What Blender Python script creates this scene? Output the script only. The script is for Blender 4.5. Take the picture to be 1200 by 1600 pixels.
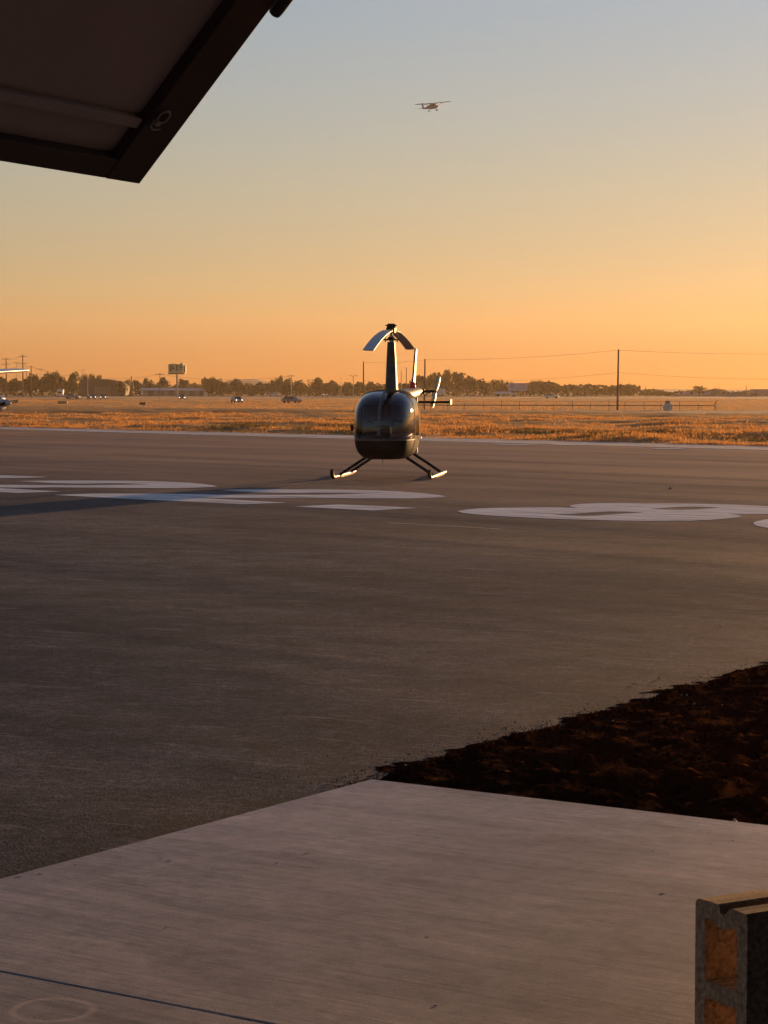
import bpy, bmesh, math, random
import numpy as np
from mathutils import Vector, Matrix, noise
from mathutils.geometry import tessellate_polygon

for o in list(bpy.data.objects):
    bpy.data.objects.remove(o)
sc = bpy.context.scene
col = sc.collection
R = math.radians
RNG = random.Random(7)

# ------------------------------------------------------------------ camera
EYE = 1.57
F = 3450.0                       # focal length in pixels of the 1200 x 1600 photograph (a 3x phone lens)
PITCH = math.atan(194 / F)
cam = bpy.data.cameras.new('camera')
cam.sensor_fit = 'VERTICAL'
cam.sensor_height = 36
cam.lens = 36 * F / 1600
cam.clip_start = 0.05
cam.clip_end = 6000
cob = bpy.data.objects.new('camera', cam)
col.objects.link(cob)
cob.location = (0, 0, EYE)
cob.rotation_euler = (R(90) - PITCH, 0, 0)
sc.camera = cob

# ------------------------------------------------------------------ sky, sun, exposure
SUN_AZ, SUN_EL = R(25), R(4.0)
world = bpy.data.worlds.new('World')
sc.world = world
world.use_nodes = True
wt = world.node_tree
sky = wt.nodes.new('ShaderNodeTexSky')
sky.sky_type = 'NISHITA'
sky.sun_disc = False
sky.sun_elevation = SUN_EL
sky.sun_rotation = SUN_AZ
sky.air_density = 1.0
sky.dust_density = 0.065
sky.ozone_density = 0.6
tint = wt.nodes.new('ShaderNodeMix')
tint.data_type = 'RGBA'
tint.blend_type = 'MULTIPLY'
tint.inputs[0].default_value = 1
tint.inputs[7].default_value = (1.0, 0.87, 1.18, 1)     # white balance of the phone
wt.links.new(sky.outputs[0], tint.inputs[6])
# the evening air: a little dimmer along the horizon, bluer overhead, the same all round
wtc = wt.nodes.new('ShaderNodeTexCoord')
wsep = wt.nodes.new('ShaderNodeSeparateXYZ')
wt.links.new(wtc.outputs['Generated'], wsep.inputs[0])
wmr = wt.nodes.new('ShaderNodeMapRange')
wmr.inputs[1].default_value = 0.0
wmr.inputs[2].default_value = 0.6
wt.links.new(wsep.outputs[2], wmr.inputs[0])
wramp = wt.nodes.new('ShaderNodeValToRGB')
wt.links.new(wmr.outputs[0], wramp.inputs[0])
wel = wramp.color_ramp.elements
while len(wel) < 6: wel.new(0.5)
for e_, (p_, c_) in zip(wel, [(0.0, (0.43, 0.35, 0.46)), (0.025, (0.46, 0.395, 0.54)), (0.073, (0.59, 0.64, 0.75)), (0.15, (0.68, 0.785, 0.815)), (0.283, (0.765, 0.97, 1.04)), (1.0, (0.76, 0.99, 1.13))]):
    e_.position = p_
    e_.color = (*c_, 1)
grade = wt.nodes.new('ShaderNodeMix')
grade.data_type = 'RGBA'
grade.blend_type = 'MULTIPLY'
grade.inputs[0].default_value = 1
wt.links.new(tint.outputs[2], grade.inputs[6])
wt.links.new(wramp.outputs[0], grade.inputs[7])
wbg = wt.nodes['Background']
wt.links.new(grade.outputs[2], wbg.inputs[0])
wbg.inputs[1].default_value = 0.083

sun = bpy.data.lights.new('sun', 'SUN')
sun.energy = 5.0
sun.angle = R(0.53)
sun.color = (1.0, 0.53, 0.21)
sob = bpy.data.objects.new('sun', sun)
col.objects.link(sob)
SDIR = Vector((math.sin(SUN_AZ) * math.cos(SUN_EL), math.cos(SUN_AZ) * math.cos(SUN_EL), math.sin(SUN_EL)))
sob.rotation_euler = (-SDIR).to_track_quat('-Z', 'Y').to_euler()
sob.location = (60, 120, 40)

sc.view_settings.view_transform = 'Standard'
sc.view_settings.look = 'None'
sc.view_settings.exposure = 0.5
sc.view_settings.gamma = 1.0
sc.view_settings.use_curve_mapping = False
sc.render.engine = 'CYCLES'
sc.cycles.max_bounces = 8
sc.cycles.volume_bounces = 1
sc.cycles.transparent_max_bounces = 12

# ------------------------------------------------------------------ helpers: survey of the site
CP, SP = math.cos(PITCH), math.sin(PITCH)
def z_at(py, D):                 # height of a sight line (photo row) over a spot D metres away
    v = (800 - py) / F
    return EYE + D * (-SP + v * CP) / (CP + v * SP)
def x_at(px, D, z=0.0):          # sideways offset of a photo column at distance D
    return (px - 600) / F * (D * CP - (z - EYE) * SP)
def on_z(px, py, z=0.0):         # where a photo pixel meets level z
    v = (800 - py) / F
    dy, dz = CP + v * SP, -SP + v * CP
    t = (z - EYE) / dz
    return Vector(((px - 600) / F * t, dy * t, z))

# ------------------------------------------------------------------ helpers: meshes
class MB:
    def __init__(s):
        s.v = []; s.f = []; s.sm = []
    def add(s, vs, fs, smooth=False, M=None):
        b = len(s.v)
        for p in vs:
            p = Vector(p)
            s.v.append(M @ p if M is not None else p)
        for f in fs:
            s.f.append([b + i for i in f]); s.sm.append(smooth)
    def box(s, c, d, M=None):
        x, y, z = d[0] / 2, d[1] / 2, d[2] / 2
        vs = [(c[0] + a * x, c[1] + b * y, c[2] + e * z) for a in (-1, 1) for b in (-1, 1) for e in (-1, 1)]
        s.add(vs, [(0, 1, 3, 2), (4, 6, 7, 5), (0, 4, 5, 1), (2, 3, 7, 6), (0, 2, 6, 4), (1, 5, 7, 3)], M=M)
    def tube(s, p0, p1, r0, r1=None, n=10, M=None, caps=True):
        s.path([p0, p1], [r0, r0 if r1 is None else r1], n, M, caps)
    def path(s, pts, rs, n=10, M=None, caps=True):
        pts = [Vector(p) for p in pts]
        if not hasattr(rs, '__len__'): rs = [rs] * len(pts)
        vs = []; fs = []
        up = None
        for i, p in enumerate(pts):
            d = (pts[min(i + 1, len(pts) - 1)] - pts[max(i - 1, 0)]).normalized()
            if up is None:
                up = d.orthogonal().normalized()
            up = (up - d * up.dot(d)).normalized()
            w = d.cross(up)
            for k in range(n):
                a = 2 * math.pi * k / n
                vs.append(p + (up * math.cos(a) + w * math.sin(a)) * rs[i])
        for i in range(len(pts) - 1):
            for k in range(n):
                fs.append((i * n + k, i * n + (k + 1) % n, (i + 1) * n + (k + 1) % n, (i + 1) * n + k))
        s.add(vs, fs, True, M)
        if caps:
            s.add([vs[k] for k in range(n)], [tuple(reversed(range(n)))], False, M)
            s.add([vs[(len(pts) - 1) * n + k] for k in range(n)], [tuple(range(n))], False, M)
    def rings(s, rings, close=True, caps=True, smooth=True, M=None):
        n = len(rings[0]); vs = [p for r in rings for p in r]; fs = []
        for i in range(len(rings) - 1):
            for k in range(n if close else n - 1):
                fs.append((i * n + k, i * n + (k + 1) % n, (i + 1) * n + (k + 1) % n, (i + 1) * n + k))
        s.add(vs, fs, smooth, M)
        if caps:
            s.add(rings[0], [tuple(reversed(range(n)))], False, M)
            s.add(rings[-1], [tuple(range(n))], False, M)
    def prism(s, poly, z0, z1, M=None):
        n = len(poly)
        s.add([(p[0], p[1], z0) for p in poly] + [(p[0], p[1], z1) for p in poly],
              [tuple(reversed(range(n))), tuple(range(n, 2 * n))] +
              [(k, (k + 1) % n, n + (k + 1) % n, n + k) for k in range(n)], M=M)
    def holed(s, loops, z0, z1=None, M=None):     # polygon with holes, flat or extruded
        P = [Vector((p[0], p[1], 0)) for l in loops for p in l]
        tris = tessellate_polygon([[Vector((p[0], p[1], 0)) for p in l] for l in loops])
        def up(t, flip):
            a, b, c = (P[i] for i in t)
            up_ = (b - a).cross(c - a).z > 0
            return tuple(t) if up_ != flip else tuple(reversed(t))
        if z1 is None:
            s.add([(p.x, p.y, z0) for p in P], [up(t, False) for t in tris], M=M); return
        n = len(P)
        fs = [up(t, True) for t in tris] + [tuple(n + i for i in up(t, False)) for t in tris]
        b = 0
        for l in loops:
            m = len(l)
            for k in range(m):
                fs.append((b + k, b + (k + 1) % m, n + b + (k + 1) % m, n + b + k))
            b += m
        s.add([(p.x, p.y, z0) for p in P] + [(p.x, p.y, z1) for p in P], fs, M=M)
    def build(s, name, mat, parent=None, loc=None, bevel=0, fix=False):
        me = bpy.data.meshes.new(name)
        me.from_pydata([tuple(p) for p in s.v], [], s.f)
        me.polygons.foreach_set('use_smooth', s.sm)
        if fix:
            bm = bmesh.new(); bm.from_mesh(me)
            bmesh.ops.remove_doubles(bm, verts=bm.verts, dist=1e-4)
            bmesh.ops.recalc_face_normals(bm, faces=bm.faces)
            bm.to_mesh(me); bm.free()
        me.update()
        o = bpy.data.objects.new(name, me)
        col.objects.link(o)
        if mat: me.materials.append(mat)
        if parent is not None: o.parent = parent
        if loc is not None: o.location = loc
        if bevel:
            md = o.modifiers.new('bevel', 'BEVEL'); md.width = bevel; md.segments = 2; md.limit_method = 'ANGLE'
        return o

def empty(name, label=None, cat=None, loc=(0, 0, 0), rz=0, group=None):
    o = bpy.data.objects.new(name, None)
    o.empty_display_size = 0.3
    col.objects.link(o)
    o.location = loc
    o.rotation_euler = (0, 0, rz)
    return tag(o, label, cat, group)
def tag(o, label=None, cat=None, group=None, kind=None):
    if label: o['label'] = label
    if cat: o['category'] = cat
    if group: o['group'] = group
    if kind: o['kind'] = kind
    return o
def copy_tree(o, parent=None):
    kids = CH.get(o.name) or [c for c in bpy.data.objects if c.parent == o]
    CH[o.name] = kids
    c = o.copy()
    col.objects.link(c)
    if parent is not None: c.parent = parent
    for k in kids: copy_tree(k, c)
    return c
CH = {}

# ------------------------------------------------------------------ helpers: materials
def mat(name):
    m = bpy.data.materials.new(name)
    m.use_nodes = True
    return m, m.node_tree, m.node_tree.nodes['Principled BSDF']
def node(t, typ, **kw):
    n = t.nodes.new(typ)
    for k, v in kw.items():
        if k.startswith('i_'):
            key = k[2:]
            sock = n.inputs[int(key)] if key.isdigit() else n.inputs[key.replace('_', ' ')]
            if hasattr(v, 'is_output'): t.links.new(v, sock)
            else: sock.default_value = v
        else: setattr(n, k, v)
    return n
def coords(t, scale=(1, 1, 1), rot=(0, 0, 0), kind='Object'):
    tc = t.nodes.new('ShaderNodeTexCoord')
    src = tc.outputs[kind]
    if any(rot):                      # turn first, then stretch along the turned axes
        m0 = node(t, 'ShaderNodeMapping', i_Rotation=rot)
        t.links.new(src, m0.inputs['Vector'])
        src = m0.outputs[0]
    mp = node(t, 'ShaderNodeMapping', i_Scale=scale)
    t.links.new(src, mp.inputs['Vector'])
    return mp.outputs[0]
def noise_tex(t, vec, scale, detail=4, rough=0.6, dist=0.0):
    n = node(t, 'ShaderNodeTexNoise', i_Scale=scale, i_Detail=detail, i_Roughness=rough, i_Distortion=dist)
    t.links.new(vec, n.inputs['Vector'])
    return n.outputs[0]
def ramp(t, fac, stops):
    r = t.nodes.new('ShaderNodeValToRGB')
    t.links.new(fac, r.inputs[0])
    el = r.color_ramp.elements
    while len(el) < len(stops): el.new(0.5)
    for e, (p, c) in zip(el, stops):
        e.position = p
        e.color = (c, c, c, 1) if not hasattr(c, '__len__') else (*c, 1)
    return r.outputs[0]
def mix(t, fac, a, b, blend='MIX'):
    n = node(t, 'ShaderNodeMix', data_type='RGBA', blend_type=blend)
    for s, v in ((0, fac), (6, a), (7, b)):
        if hasattr(v, 'is_output'): t.links.new(v, n.inputs[s])
        elif s and len(v) == 3: n.inputs[s].default_value = (*v, 1)
        else: n.inputs[s].default_value = v
    return n.outputs[2]
def mth(t, op, a, b=0.0, c=None):
    n = node(t, 'ShaderNodeMath', operation=op)
    for i, v in enumerate((a, b, c)):
        if v is None: continue
        if hasattr(v, 'is_output'): t.links.new(v, n.inputs[i])
        else: n.inputs[i].default_value = v
    return n.outputs[0]
def bump(t, p, h, strength=0.3, dist=0.01, normal=None):
    b = node(t, 'ShaderNodeBump', i_Strength=strength, i_Distance=dist)
    t.links.new(h, b.inputs['Height'])
    if normal is not None: t.links.new(normal, b.inputs['Normal'])
    t.links.new(b.outputs[0], p.inputs['Normal'])
    return b.outputs[0]
def plain(name, c, rough=0.5, metal=0.0, var=0.25, scale=6.0, bumps=0.0, coat=0.0, spec=None):
    m, t, p = mat(name)
    v = coords(t)
    n = noise_tex(t, v, scale, 5, 0.65)
    dark = tuple(x * (1 - var) for x in c); lite = tuple(min(1, x * (1 + var)) for x in c)
    t.links.new(ramp(t, n, [(0.3, dark), (0.7, lite)]), p.inputs['Base Color'])
    t.links.new(ramp(t, n, [(0.3, max(0.02, rough * 0.85)), (0.7, min(1, rough * 1.15))]), p.inputs['Roughness'])
    p.inputs['Metallic'].default_value = metal
    if coat: p.inputs['Coat Weight'].default_value = coat
    if spec is not None: p.inputs['Specular IOR Level'].default_value = spec
    if bumps: bump(t, p, noise_tex(t, v, scale * 6, 3), bumps, 0.005)
    return m
def lamp_mat(name, c, e):
    m, t, p = mat(name)
    p.inputs['Base Color'].default_value = (*c, 1)
    p.inputs['Emission Color'].default_value = (*c, 1)
    p.inputs['Emission Strength'].default_value = e
    return m
def glass_mat(name, tintc, rough=0.03):
    m, t, p = mat(name)
    t.nodes.remove(p)
    fr = node(t, 'ShaderNodeFresnel', i_IOR=1.62)
    tr = node(t, 'ShaderNodeBsdfTransparent', i_Color=(*tintc, 1))
    gl = node(t, 'ShaderNodeBsdfGlossy', i_Roughness=rough, i_Color=(1, 1, 1, 1))
    mx = t.nodes.new('ShaderNodeMixShader')
    t.links.new(fr.outputs[0], mx.inputs[0])
    t.links.new(tr.outputs[0], mx.inputs[1])
    t.links.new(gl.outputs[0], mx.inputs[2])
    t.links.new(mx.outputs[0], t.nodes['Material Output'].inputs['Surface'])
    return m

def make_asphalt():
    m, t, p = mat('asphalt')
    v = coords(t)
    big = noise_tex(t, v, 0.22, 5, 0.6, 0.6)
    lane = noise_tex(t, coords(t, (0.035, 0.42, 1), (0, 0, R(47.6))), 1.0, 7, 0.68, 0.5)    # paver lanes along the apron
    mid = noise_tex(t, v, 2.6, 5, 0.65)
    fine = noise_tex(t, v, 105, 5, 0.8)
    grit = node(t, 'ShaderNodeTexVoronoi', i_Scale=95.0)
    t.links.new(v, grit.inputs['Vector'])
    c = ramp(t, big, [(0.3, (0.047, 0.049, 0.057)), (0.7, (0.076, 0.079, 0.090))])
    c = mix(t, 0.7, c, ramp(t, lane, [(0.36, (0.52, 0.52, 0.53)), (0.5, (1, 1, 1)), (0.64, (1.5, 1.45, 1.4))]), 'MULTIPLY')
    c = mix(t, 0.75, c, ramp(t, mid, [(0.36, (0.55, 0.54, 0.54)), (0.5, (1, 1, 1)), (0.64, (1.45, 1.42, 1.4))]), 'MULTIPLY')
    worn = noise_tex(t, coords(t, (0.16, 0.5, 1), (0, 0, R(15))), 1.0, 6, 0.65, 1.0)
    c = mix(t, 0.6, c, ramp(t, worn, [(0.38, (0.55, 0.55, 0.56)), (0.5, (0.95, 0.95, 0.95)), (0.62, (1.5, 1.44, 1.4))]), 'MULTIPLY')
    c = mix(t, 0.9, c, ramp(t, fine, [(0.36, (0.28, 0.28, 0.28)), (0.5, (0.85, 0.85, 0.85)), (0.60, (1.6, 1.55, 1.5)), (0.70, (4.0, 3.9, 3.7))]), 'MULTIPLY')
    coarse = noise_tex(t, v, 24, 5, 0.8)
    c = mix(t, 0.9, c, ramp(t, coarse, [(0.34, (0.38, 0.38, 0.39)), (0.5, (0.92, 0.92, 0.92)), (0.62, (1.7, 1.65, 1.6)), (0.70, (2.6, 2.5, 2.4))]), 'MULTIPLY')
    # orange haze glow painted into the colour, growing towards the far side
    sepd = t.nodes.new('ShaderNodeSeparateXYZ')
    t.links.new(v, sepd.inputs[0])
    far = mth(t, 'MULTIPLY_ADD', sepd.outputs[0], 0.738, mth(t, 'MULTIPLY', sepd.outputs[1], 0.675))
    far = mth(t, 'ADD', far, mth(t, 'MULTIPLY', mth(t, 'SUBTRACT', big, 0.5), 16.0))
    far_glow = node(t, 'ShaderNodeMapRange', i_0=far, i_1=10.0, i_2=44.0, i_3=0.0, i_4=0.95, interpolation_type='SMOOTHSTEP').outputs[0]
    far_glow = mth(t, 'MULTIPLY', far_glow, ramp(t, lane, [(0.3, 0.45), (0.7, 1.0)]))
    c = mix(t, far_glow, c, (0.54, 0.32, 0.20))
    # thin pale scuffs
    sc_ = noise_tex(t, coords(t, (0.9, 5, 1), (0, 0, R(25))), 1.6, 8, 0.75)
    c = mix(t, ramp(t, sc_, [(0.575, 0.0), (0.64, 0.65)]), c, (0.24, 0.22, 0.20))
    t.links.new(c, p.inputs['Base Color'])
    t.links.new(ramp(t, lane, [(0.36, 0.66), (0.64, 0.82)]), p.inputs['Roughness'])
    t.links.new(mth(t, 'MULTIPLY', ramp(t, fine, [(0.38, 0.02), (0.62, 0.14)]), ramp(t, lane, [(0.36, 0.45), (0.64, 1.3)])), p.inputs['Specular IOR Level'])
    n1 = bump(t, p, mth(t, 'ADD', fine, grit.outputs[0]), 0.45, 0.003)
    bump(t, p, mid, 0.15, 0.02, n1)
    return m

def make_concrete():
    m, t, p = mat('broomed_concrete')
    v = coords(t)
    cloud = noise_tex(t, v, 0.9, 6, 0.6, 0.8)
    broom = noise_tex(t, coords(t, (2.4, 46, 1)), 1.0, 8, 0.75, 0.5)
    broom2 = noise_tex(t, coords(t, (3, 260, 1)), 1.0, 3, 0.6)
    fine = noise_tex(t, v, 180, 3, 0.6)
    c = ramp(t, cloud, [(0.3, (0.315, 0.315, 0.345)), (0.5, (0.395, 0.39, 0.425)), (0.72, (0.475, 0.45, 0.47))])
    patch = noise_tex(t, coords(t, (0.8, 2.6, 1)), 1.0, 7, 0.72, 0.9)
    c = mix(t, 0.9, c, ramp(t, patch, [(0.34, (0.66, 0.67, 0.70)), (0.5, (1, 1, 1)), (0.66, (1.32, 1.25, 1.18))]), 'MULTIPLY')
    c = mix(t, 0.9, c, ramp(t, broom, [(0.34, (0.78, 0.78, 0.79)), (0.5, (1, 1, 1)), (0.66, (1.24, 1.22, 1.2))]), 'MULTIPLY')
    c = mix(t, 0.5, c, ramp(t, broom2, [(0.3, (0.82, 0.82, 0.82)), (0.7, (1.16, 1.16, 1.16))]), 'MULTIPLY')
    c = mix(t, 0.7, c, ramp(t, noise_tex(t, v, 14, 6, 0.75), [(0.36, (0.75, 0.75, 0.76)), (0.5, (1, 1, 1)), (0.66, (1.25, 1.22, 1.18))]), 'MULTIPLY')
    c = mix(t, 0.5, c, ramp(t, fine, [(0.36, (0.6, 0.6, 0.6)), (0.64, (1.4, 1.4, 1.4))]), 'MULTIPLY')
    tc = t.nodes.new('ShaderNodeTexCoord')
    sep = t.nodes.new('ShaderNodeSeparateXYZ')
    wob = noise_tex(t, v, 2.2, 3)
    t.links.new(tc.outputs['Object'], sep.inputs[0])
    X, Y = sep.outputs[0], sep.outputs[1]
    def arc(cx, cy, r, w, lo):            # a chalky ring or wheel track of its own
        d = mth(t, 'SQRT', mth(t, 'ADD', mth(t, 'POWER', mth(t, 'SUBTRACT', X, cx), 2.0), mth(t, 'POWER', mth(t, 'SUBTRACT', Y, cy), 2.0)))
        d = mth(t, 'ABSOLUTE', mth(t, 'SUBTRACT', mth(t, 'ADD', d, mth(t, 'MULTIPLY', wob, 0.05)), r + 0.025))
        k = mth(t, 'SUBTRACT', 1.0, mth(t, 'DIVIDE', d, w))
        k = node(t, 'ShaderNodeClamp', i_0=k).outputs[0]
        return mth(t, 'MULTIPLY', mth(t, 'MULTIPLY', k, lo), ramp(t, broom, [(0.35, 0.3), (0.65, 1.0)]))
    for a in RINGS:
        c = mix(t, arc(*a), c, (0.80, 0.72, 0.64))
    t.links.new(c, p.inputs['Base Color'])
    p.inputs['Roughness'].default_value = 0.8
    p.inputs['Specular IOR Level'].default_value = 0.15
    n1 = bump(t, p, mth(t, 'ADD', broom2, mth(t, 'MULTIPLY', fine, 0.5)), 0.25, 0.003)
    bump(t, p, broom, 0.2, 0.004, n1)
    return m

def make_paint():
    m, t, p = mat('white_paint')
    v = coords(t)
    wear = noise_tex(t, coords(t, (0.35, 2.6, 1), (0, 0, R(30))), 1.6, 8, 0.72)
    fine = noise_tex(t, v, 60, 3, 0.6)
    c = ramp(t, wear, [(0.36, (0.16, 0.15, 0.145)), (0.45, (0.60, 0.58, 0.57)), (0.58, (0.84, 0.82, 0.79))])
    c = mix(t, 0.5, c, ramp(t, fine, [(0.3, (0.75, 0.75, 0.75)), (0.6, (1.1, 1.1, 1.1))]), 'MULTIPLY')
    t.links.new(c, p.inputs['Base Color'])
    p.inputs['Roughness'].default_value = 0.6
    bump(t, p, fine, 0.35, 0.004)
    return m

def make_field(name, a, b, cc):
    m, t, p = mat(name)
    v = coords(t)
    n1 = noise_tex(t, v, 0.05, 6, 0.65, 0.5)
    n2 = noise_tex(t, coords(t, (0.5, 1.6, 1)), 0.9, 6, 0.7)
    c = ramp(t, n1, [(0.3, a), (0.5, b), (0.7, cc)])
    c = mix(t, 0.8, c, ramp(t, n2, [(0.32, (0.5, 0.48, 0.45)), (0.5, (1, 1, 1)), (0.7, (1.45, 1.4, 1.3))]), 'MULTIPLY')
    t.links.new(c, p.inputs['Base Color'])
    p.inputs['Roughness'].default_value = 1.0
    p.inputs['Specular IOR Level'].default_value = 0.1
    bump(t, p, n2, 0.8, 0.25)
    return m

def make_leaf(name, c, trans=0.35, var=0.45):
    m, t, p = mat(name)
    oi = t.nodes.new('ShaderNodeObjectInfo')
    n = noise_tex(t, coords(t), 0.9, 4, 0.6)
    dark = tuple(x * (1 - var) for x in c); lite = tuple(x * (1 + var) for x in c)
    cc = ramp(t, n, [(0.3, dark), (0.7, lite)])
    cc = mix(t, 0.5, cc, ramp(t, oi.outputs['Random'], [(0, (0.7, 0.75, 0.7)), (1, (1.3, 1.15, 1.0))]), 'MULTIPLY')
    t.links.new(cc, p.inputs['Base Color'])
    p.inputs['Roughness'].default_value = 0.8
    p.inputs['Specular IOR Level'].default_value = 0.2
    tr = t.nodes.new('ShaderNodeBsdfTranslucent')
    t.links.new(cc, tr.inputs[0])
    mx = t.nodes.new('ShaderNodeMixShader')
    mx.inputs[0].default_value = trans
    t.links.new(p.outputs[0], mx.inputs[1]); t.links.new(tr.outputs[0], mx.inputs[2])
    t.links.new(mx.outputs[0], t.nodes['Material Output'].inputs['Surface'])
    return m

def make_dirt():
    m, t, p = mat('dark_soil')
    v = coords(t)
    n = noise_tex(t, v, 7, 8, 0.7)
    f = noise_tex(t, v, 70, 4, 0.7)
    c = ramp(t, n, [(0.3, (0.012, 0.006, 0.004)), (0.52, (0.026, 0.011, 0.006)), (0.72, (0.20, 0.072, 0.022))])
    c = mix(t, 0.7, c, ramp(t, f, [(0.3, (0.5, 0.5, 0.5)), (0.7, (1.6, 1.5, 1.4))]), 'MULTIPLY')
    t.links.new(c, p.inputs['Base Color'])
    p.inputs['Roughness'].default_value = 0.95
    p.inputs['Specular IOR Level'].default_value = 0.0
    bump(t, p, f, 0.45, 0.012)
    return m

# slab frame: Cn is the outer corner; local +X runs along the right edge (towards the hangar), local +Y along the left edge
Cn = on_z(580, 1217)
AZL = R(213.2)                                   # left edge, heading back towards the viewer
AZR = R(123.2)                                   # right edge, heading to the hangar
YV = Vector((math.sin(AZL), math.cos(AZL), 0))
XV = Vector((math.sin(AZR), math.cos(AZR), 0))
def slab_local(px, py):
    d = on_z(px, py) - Cn
    return d.dot(XV), d.dot(YV)
# SLAB matrix: columns XV, -YV (right handed), Z
SLAB = Matrix(((XV.x, -YV.x, 0, Cn.x), (XV.y, -YV.y, 0, Cn.y), (0, 0, 1, 0), (0, 0, 0, 1)))
def ring_at(px, py, r, w, lo):
    a, b = slab_local(px, py)
    return (a, -b, r, w, lo)
RINGS = [ring_at(84, 1578, 0.10, 0.018, 0.7), ring_at(30, 1640, 0.16, 0.016, 0.5),
         ring_at(520, 2150, 1.62, 0.05, 0.35), ring_at(900, 1500, 1.75, 0.035, 0.22), ring_at(150, 1250, 0.9, 0.05, 0.2)]

M = {}
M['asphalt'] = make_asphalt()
M['concrete'] = make_concrete()
M['paint'] = make_paint()
M['field'] = make_field('dry_field', (0.38, 0.19, 0.07), (0.54, 0.29, 0.105), (0.64, 0.36, 0.135))
M['straw'] = make_leaf('straw', (0.74, 0.38, 0.13), 0.5, 0.22)
M['weed'] = make_leaf('weed', (0.20, 0.15, 0.06), 0.4, 0.4)
M['dirt'] = make_dirt()
M['taxiway'] = plain('old_asphalt', (0.10, 0.085, 0.075), 0.85, var=0.2, scale=0.15)
M['dirt_road'] = plain('dusty_ground', (0.15, 0.085, 0.05), 0.95, var=0.25, scale=0.03)
M['edge'] = plain('pale_concrete', (0.42, 0.40, 0.39), 0.75, var=0.3, scale=1.5, bumps=0.2)
M['stone'] = plain('stone', (0.22, 0.19, 0.17), 0.9)
M['tar'] = plain('joint_dirt', (0.10, 0.07, 0.05), 0.8)
M['door_skin'] = plain('door_sheet', (0.36, 0.30, 0.29), 0.7, var=0.12, scale=1.2)
M['door_steel'] = plain('door_steel', (0.045, 0.028, 0.024), 0.6, var=0.3, scale=5)
M['black_steel'] = plain('black_steel', (0.02, 0.018, 0.018), 0.5)
M['galv'] = plain('galvanised', (0.5, 0.49, 0.47), 0.4, 0.8, var=0.15, scale=20)
M['sheet'] = plain('wall_sheet', (0.55, 0.52, 0.49), 0.7, var=0.1, scale=1)
M['block'] = plain('block_concrete', (0.52, 0.385, 0.28), 0.95, var=0.55, scale=75, bumps=1.0, spec=0.1)
M['heli'] = plain('charcoal_paint', (0.012, 0.013, 0.013), 0.62, var=0.12, scale=3, coat=0.0, spec=0.03)
M['mast'] = plain('mast_paint', (0.062, 0.066, 0.062), 0.5, spec=0.2)
M['trim'] = plain('grey_trim', (0.11, 0.11, 0.115), 0.4)
M['heli_dark'] = plain('black_trim', (0.012, 0.012, 0.012), 0.6, spec=0.25)
M['door_black'] = plain('door_black', (0.008, 0.008, 0.008), 0.8, spec=0.08)
M['heli_metal'] = plain('bare_metal', (0.35, 0.33, 0.31), 0.35, 0.9, var=0.2, scale=15)
M['skid'] = plain('skid_paint', (0.07, 0.045, 0.018), 0.45, 0.0, var=0.2, scale=12)
M['blade'] = plain('blade_paint', (0.30, 0.31, 0.33), 0.4, var=0.12, scale=4)
M['tail_blade'] = plain('tail_blade_paint', (0.55, 0.45, 0.26), 0.35, var=0.1, scale=8)
M['boom'] = plain('boom_paint', (0.075, 0.058, 0.04), 0.45, 0.0, var=0.15, scale=4, spec=0.25)
M['hglass'] = glass_mat('tinted_acrylic', (0.82, 0.84, 0.87))
M['seat'] = plain('grey_leather', (0.12, 0.12, 0.125), 0.55, bumps=0.2)
M['beacon'] = plain('red_lens', (0.65, 0.03, 0.02), 0.2)
M['pole_wood'] = plain('weathered_wood', (0.13, 0.085, 0.06), 0.9, var=0.3, scale=4)
M['pole_pale'] = plain('pale_pole', (0.42, 0.36, 0.30), 0.7, var=0.2, scale=3)
M['wire'] = plain('wire', (0.04, 0.035, 0.03), 0.6)
M['bark'] = plain('bark', (0.09, 0.06, 0.04), 0.95, scale=3, bumps=0.5)
M['leaf'] = make_leaf('leaf', (0.065, 0.062, 0.022), 0.28)
M['leaf_olive'] = make_leaf('leaf_olive', (0.12, 0.10, 0.03), 0.35)
M['white'] = plain('white_coat', (0.72, 0.71, 0.70), 0.4, var=0.08, scale=2)
M['silver'] = plain('silver_coat', (0.5, 0.5, 0.5), 0.35, 0.3, var=0.08, scale=2)
M['grey'] = plain('grey_coat', (0.25, 0.24, 0.24), 0.5, var=0.15, scale=2)
M['plane_grey'] = plain('plane_grey', (0.30, 0.34, 0.46), 0.5, var=0.08, scale=2)
M['dark'] = plain('dark_coat', (0.05, 0.048, 0.05), 0.4, var=0.15, scale=2)
M['rubber'] = plain('rubber', (0.02, 0.02, 0.02), 0.85)
M['carglass'] = plain('car_glass', (0.02, 0.022, 0.025), 0.08)
M['headlight'] = lamp_mat('headlamp', (1.0, 0.96, 0.9), 2.5)
M['roof_pale'] = plain('pale_roof', (0.62, 0.58, 0.54), 0.6, var=0.12, scale=0.4)
M['roof_dark'] = plain('dark_roof', (0.10, 0.07, 0.055), 0.8, var=0.15, scale=0.4)
M['wall_brown'] = plain('brown_wall', (0.20, 0.145, 0.11), 0.9, var=0.15, scale=0.5)
M['wall_grey'] = plain('grey_wall', (0.34, 0.28, 0.26), 0.9, var=0.12, scale=0.4)
M['sign_face'] = plain('sign_face', (0.50, 0.46, 0.25), 0.6, var=0.2, scale=0.7)
M['sign_print'] = plain('sign_print', (0.12, 0.12, 0.07), 0.6)
M['sign_lilac'] = plain('lilac_face', (0.55, 0.52, 0.58), 0.6, var=0.1)
M['sign_blue'] = plain('blue_print', (0.22, 0.26, 0.45), 0.6)
M['sign_red'] = plain('red_print', (0.40, 0.20, 0.20), 0.6)
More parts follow.
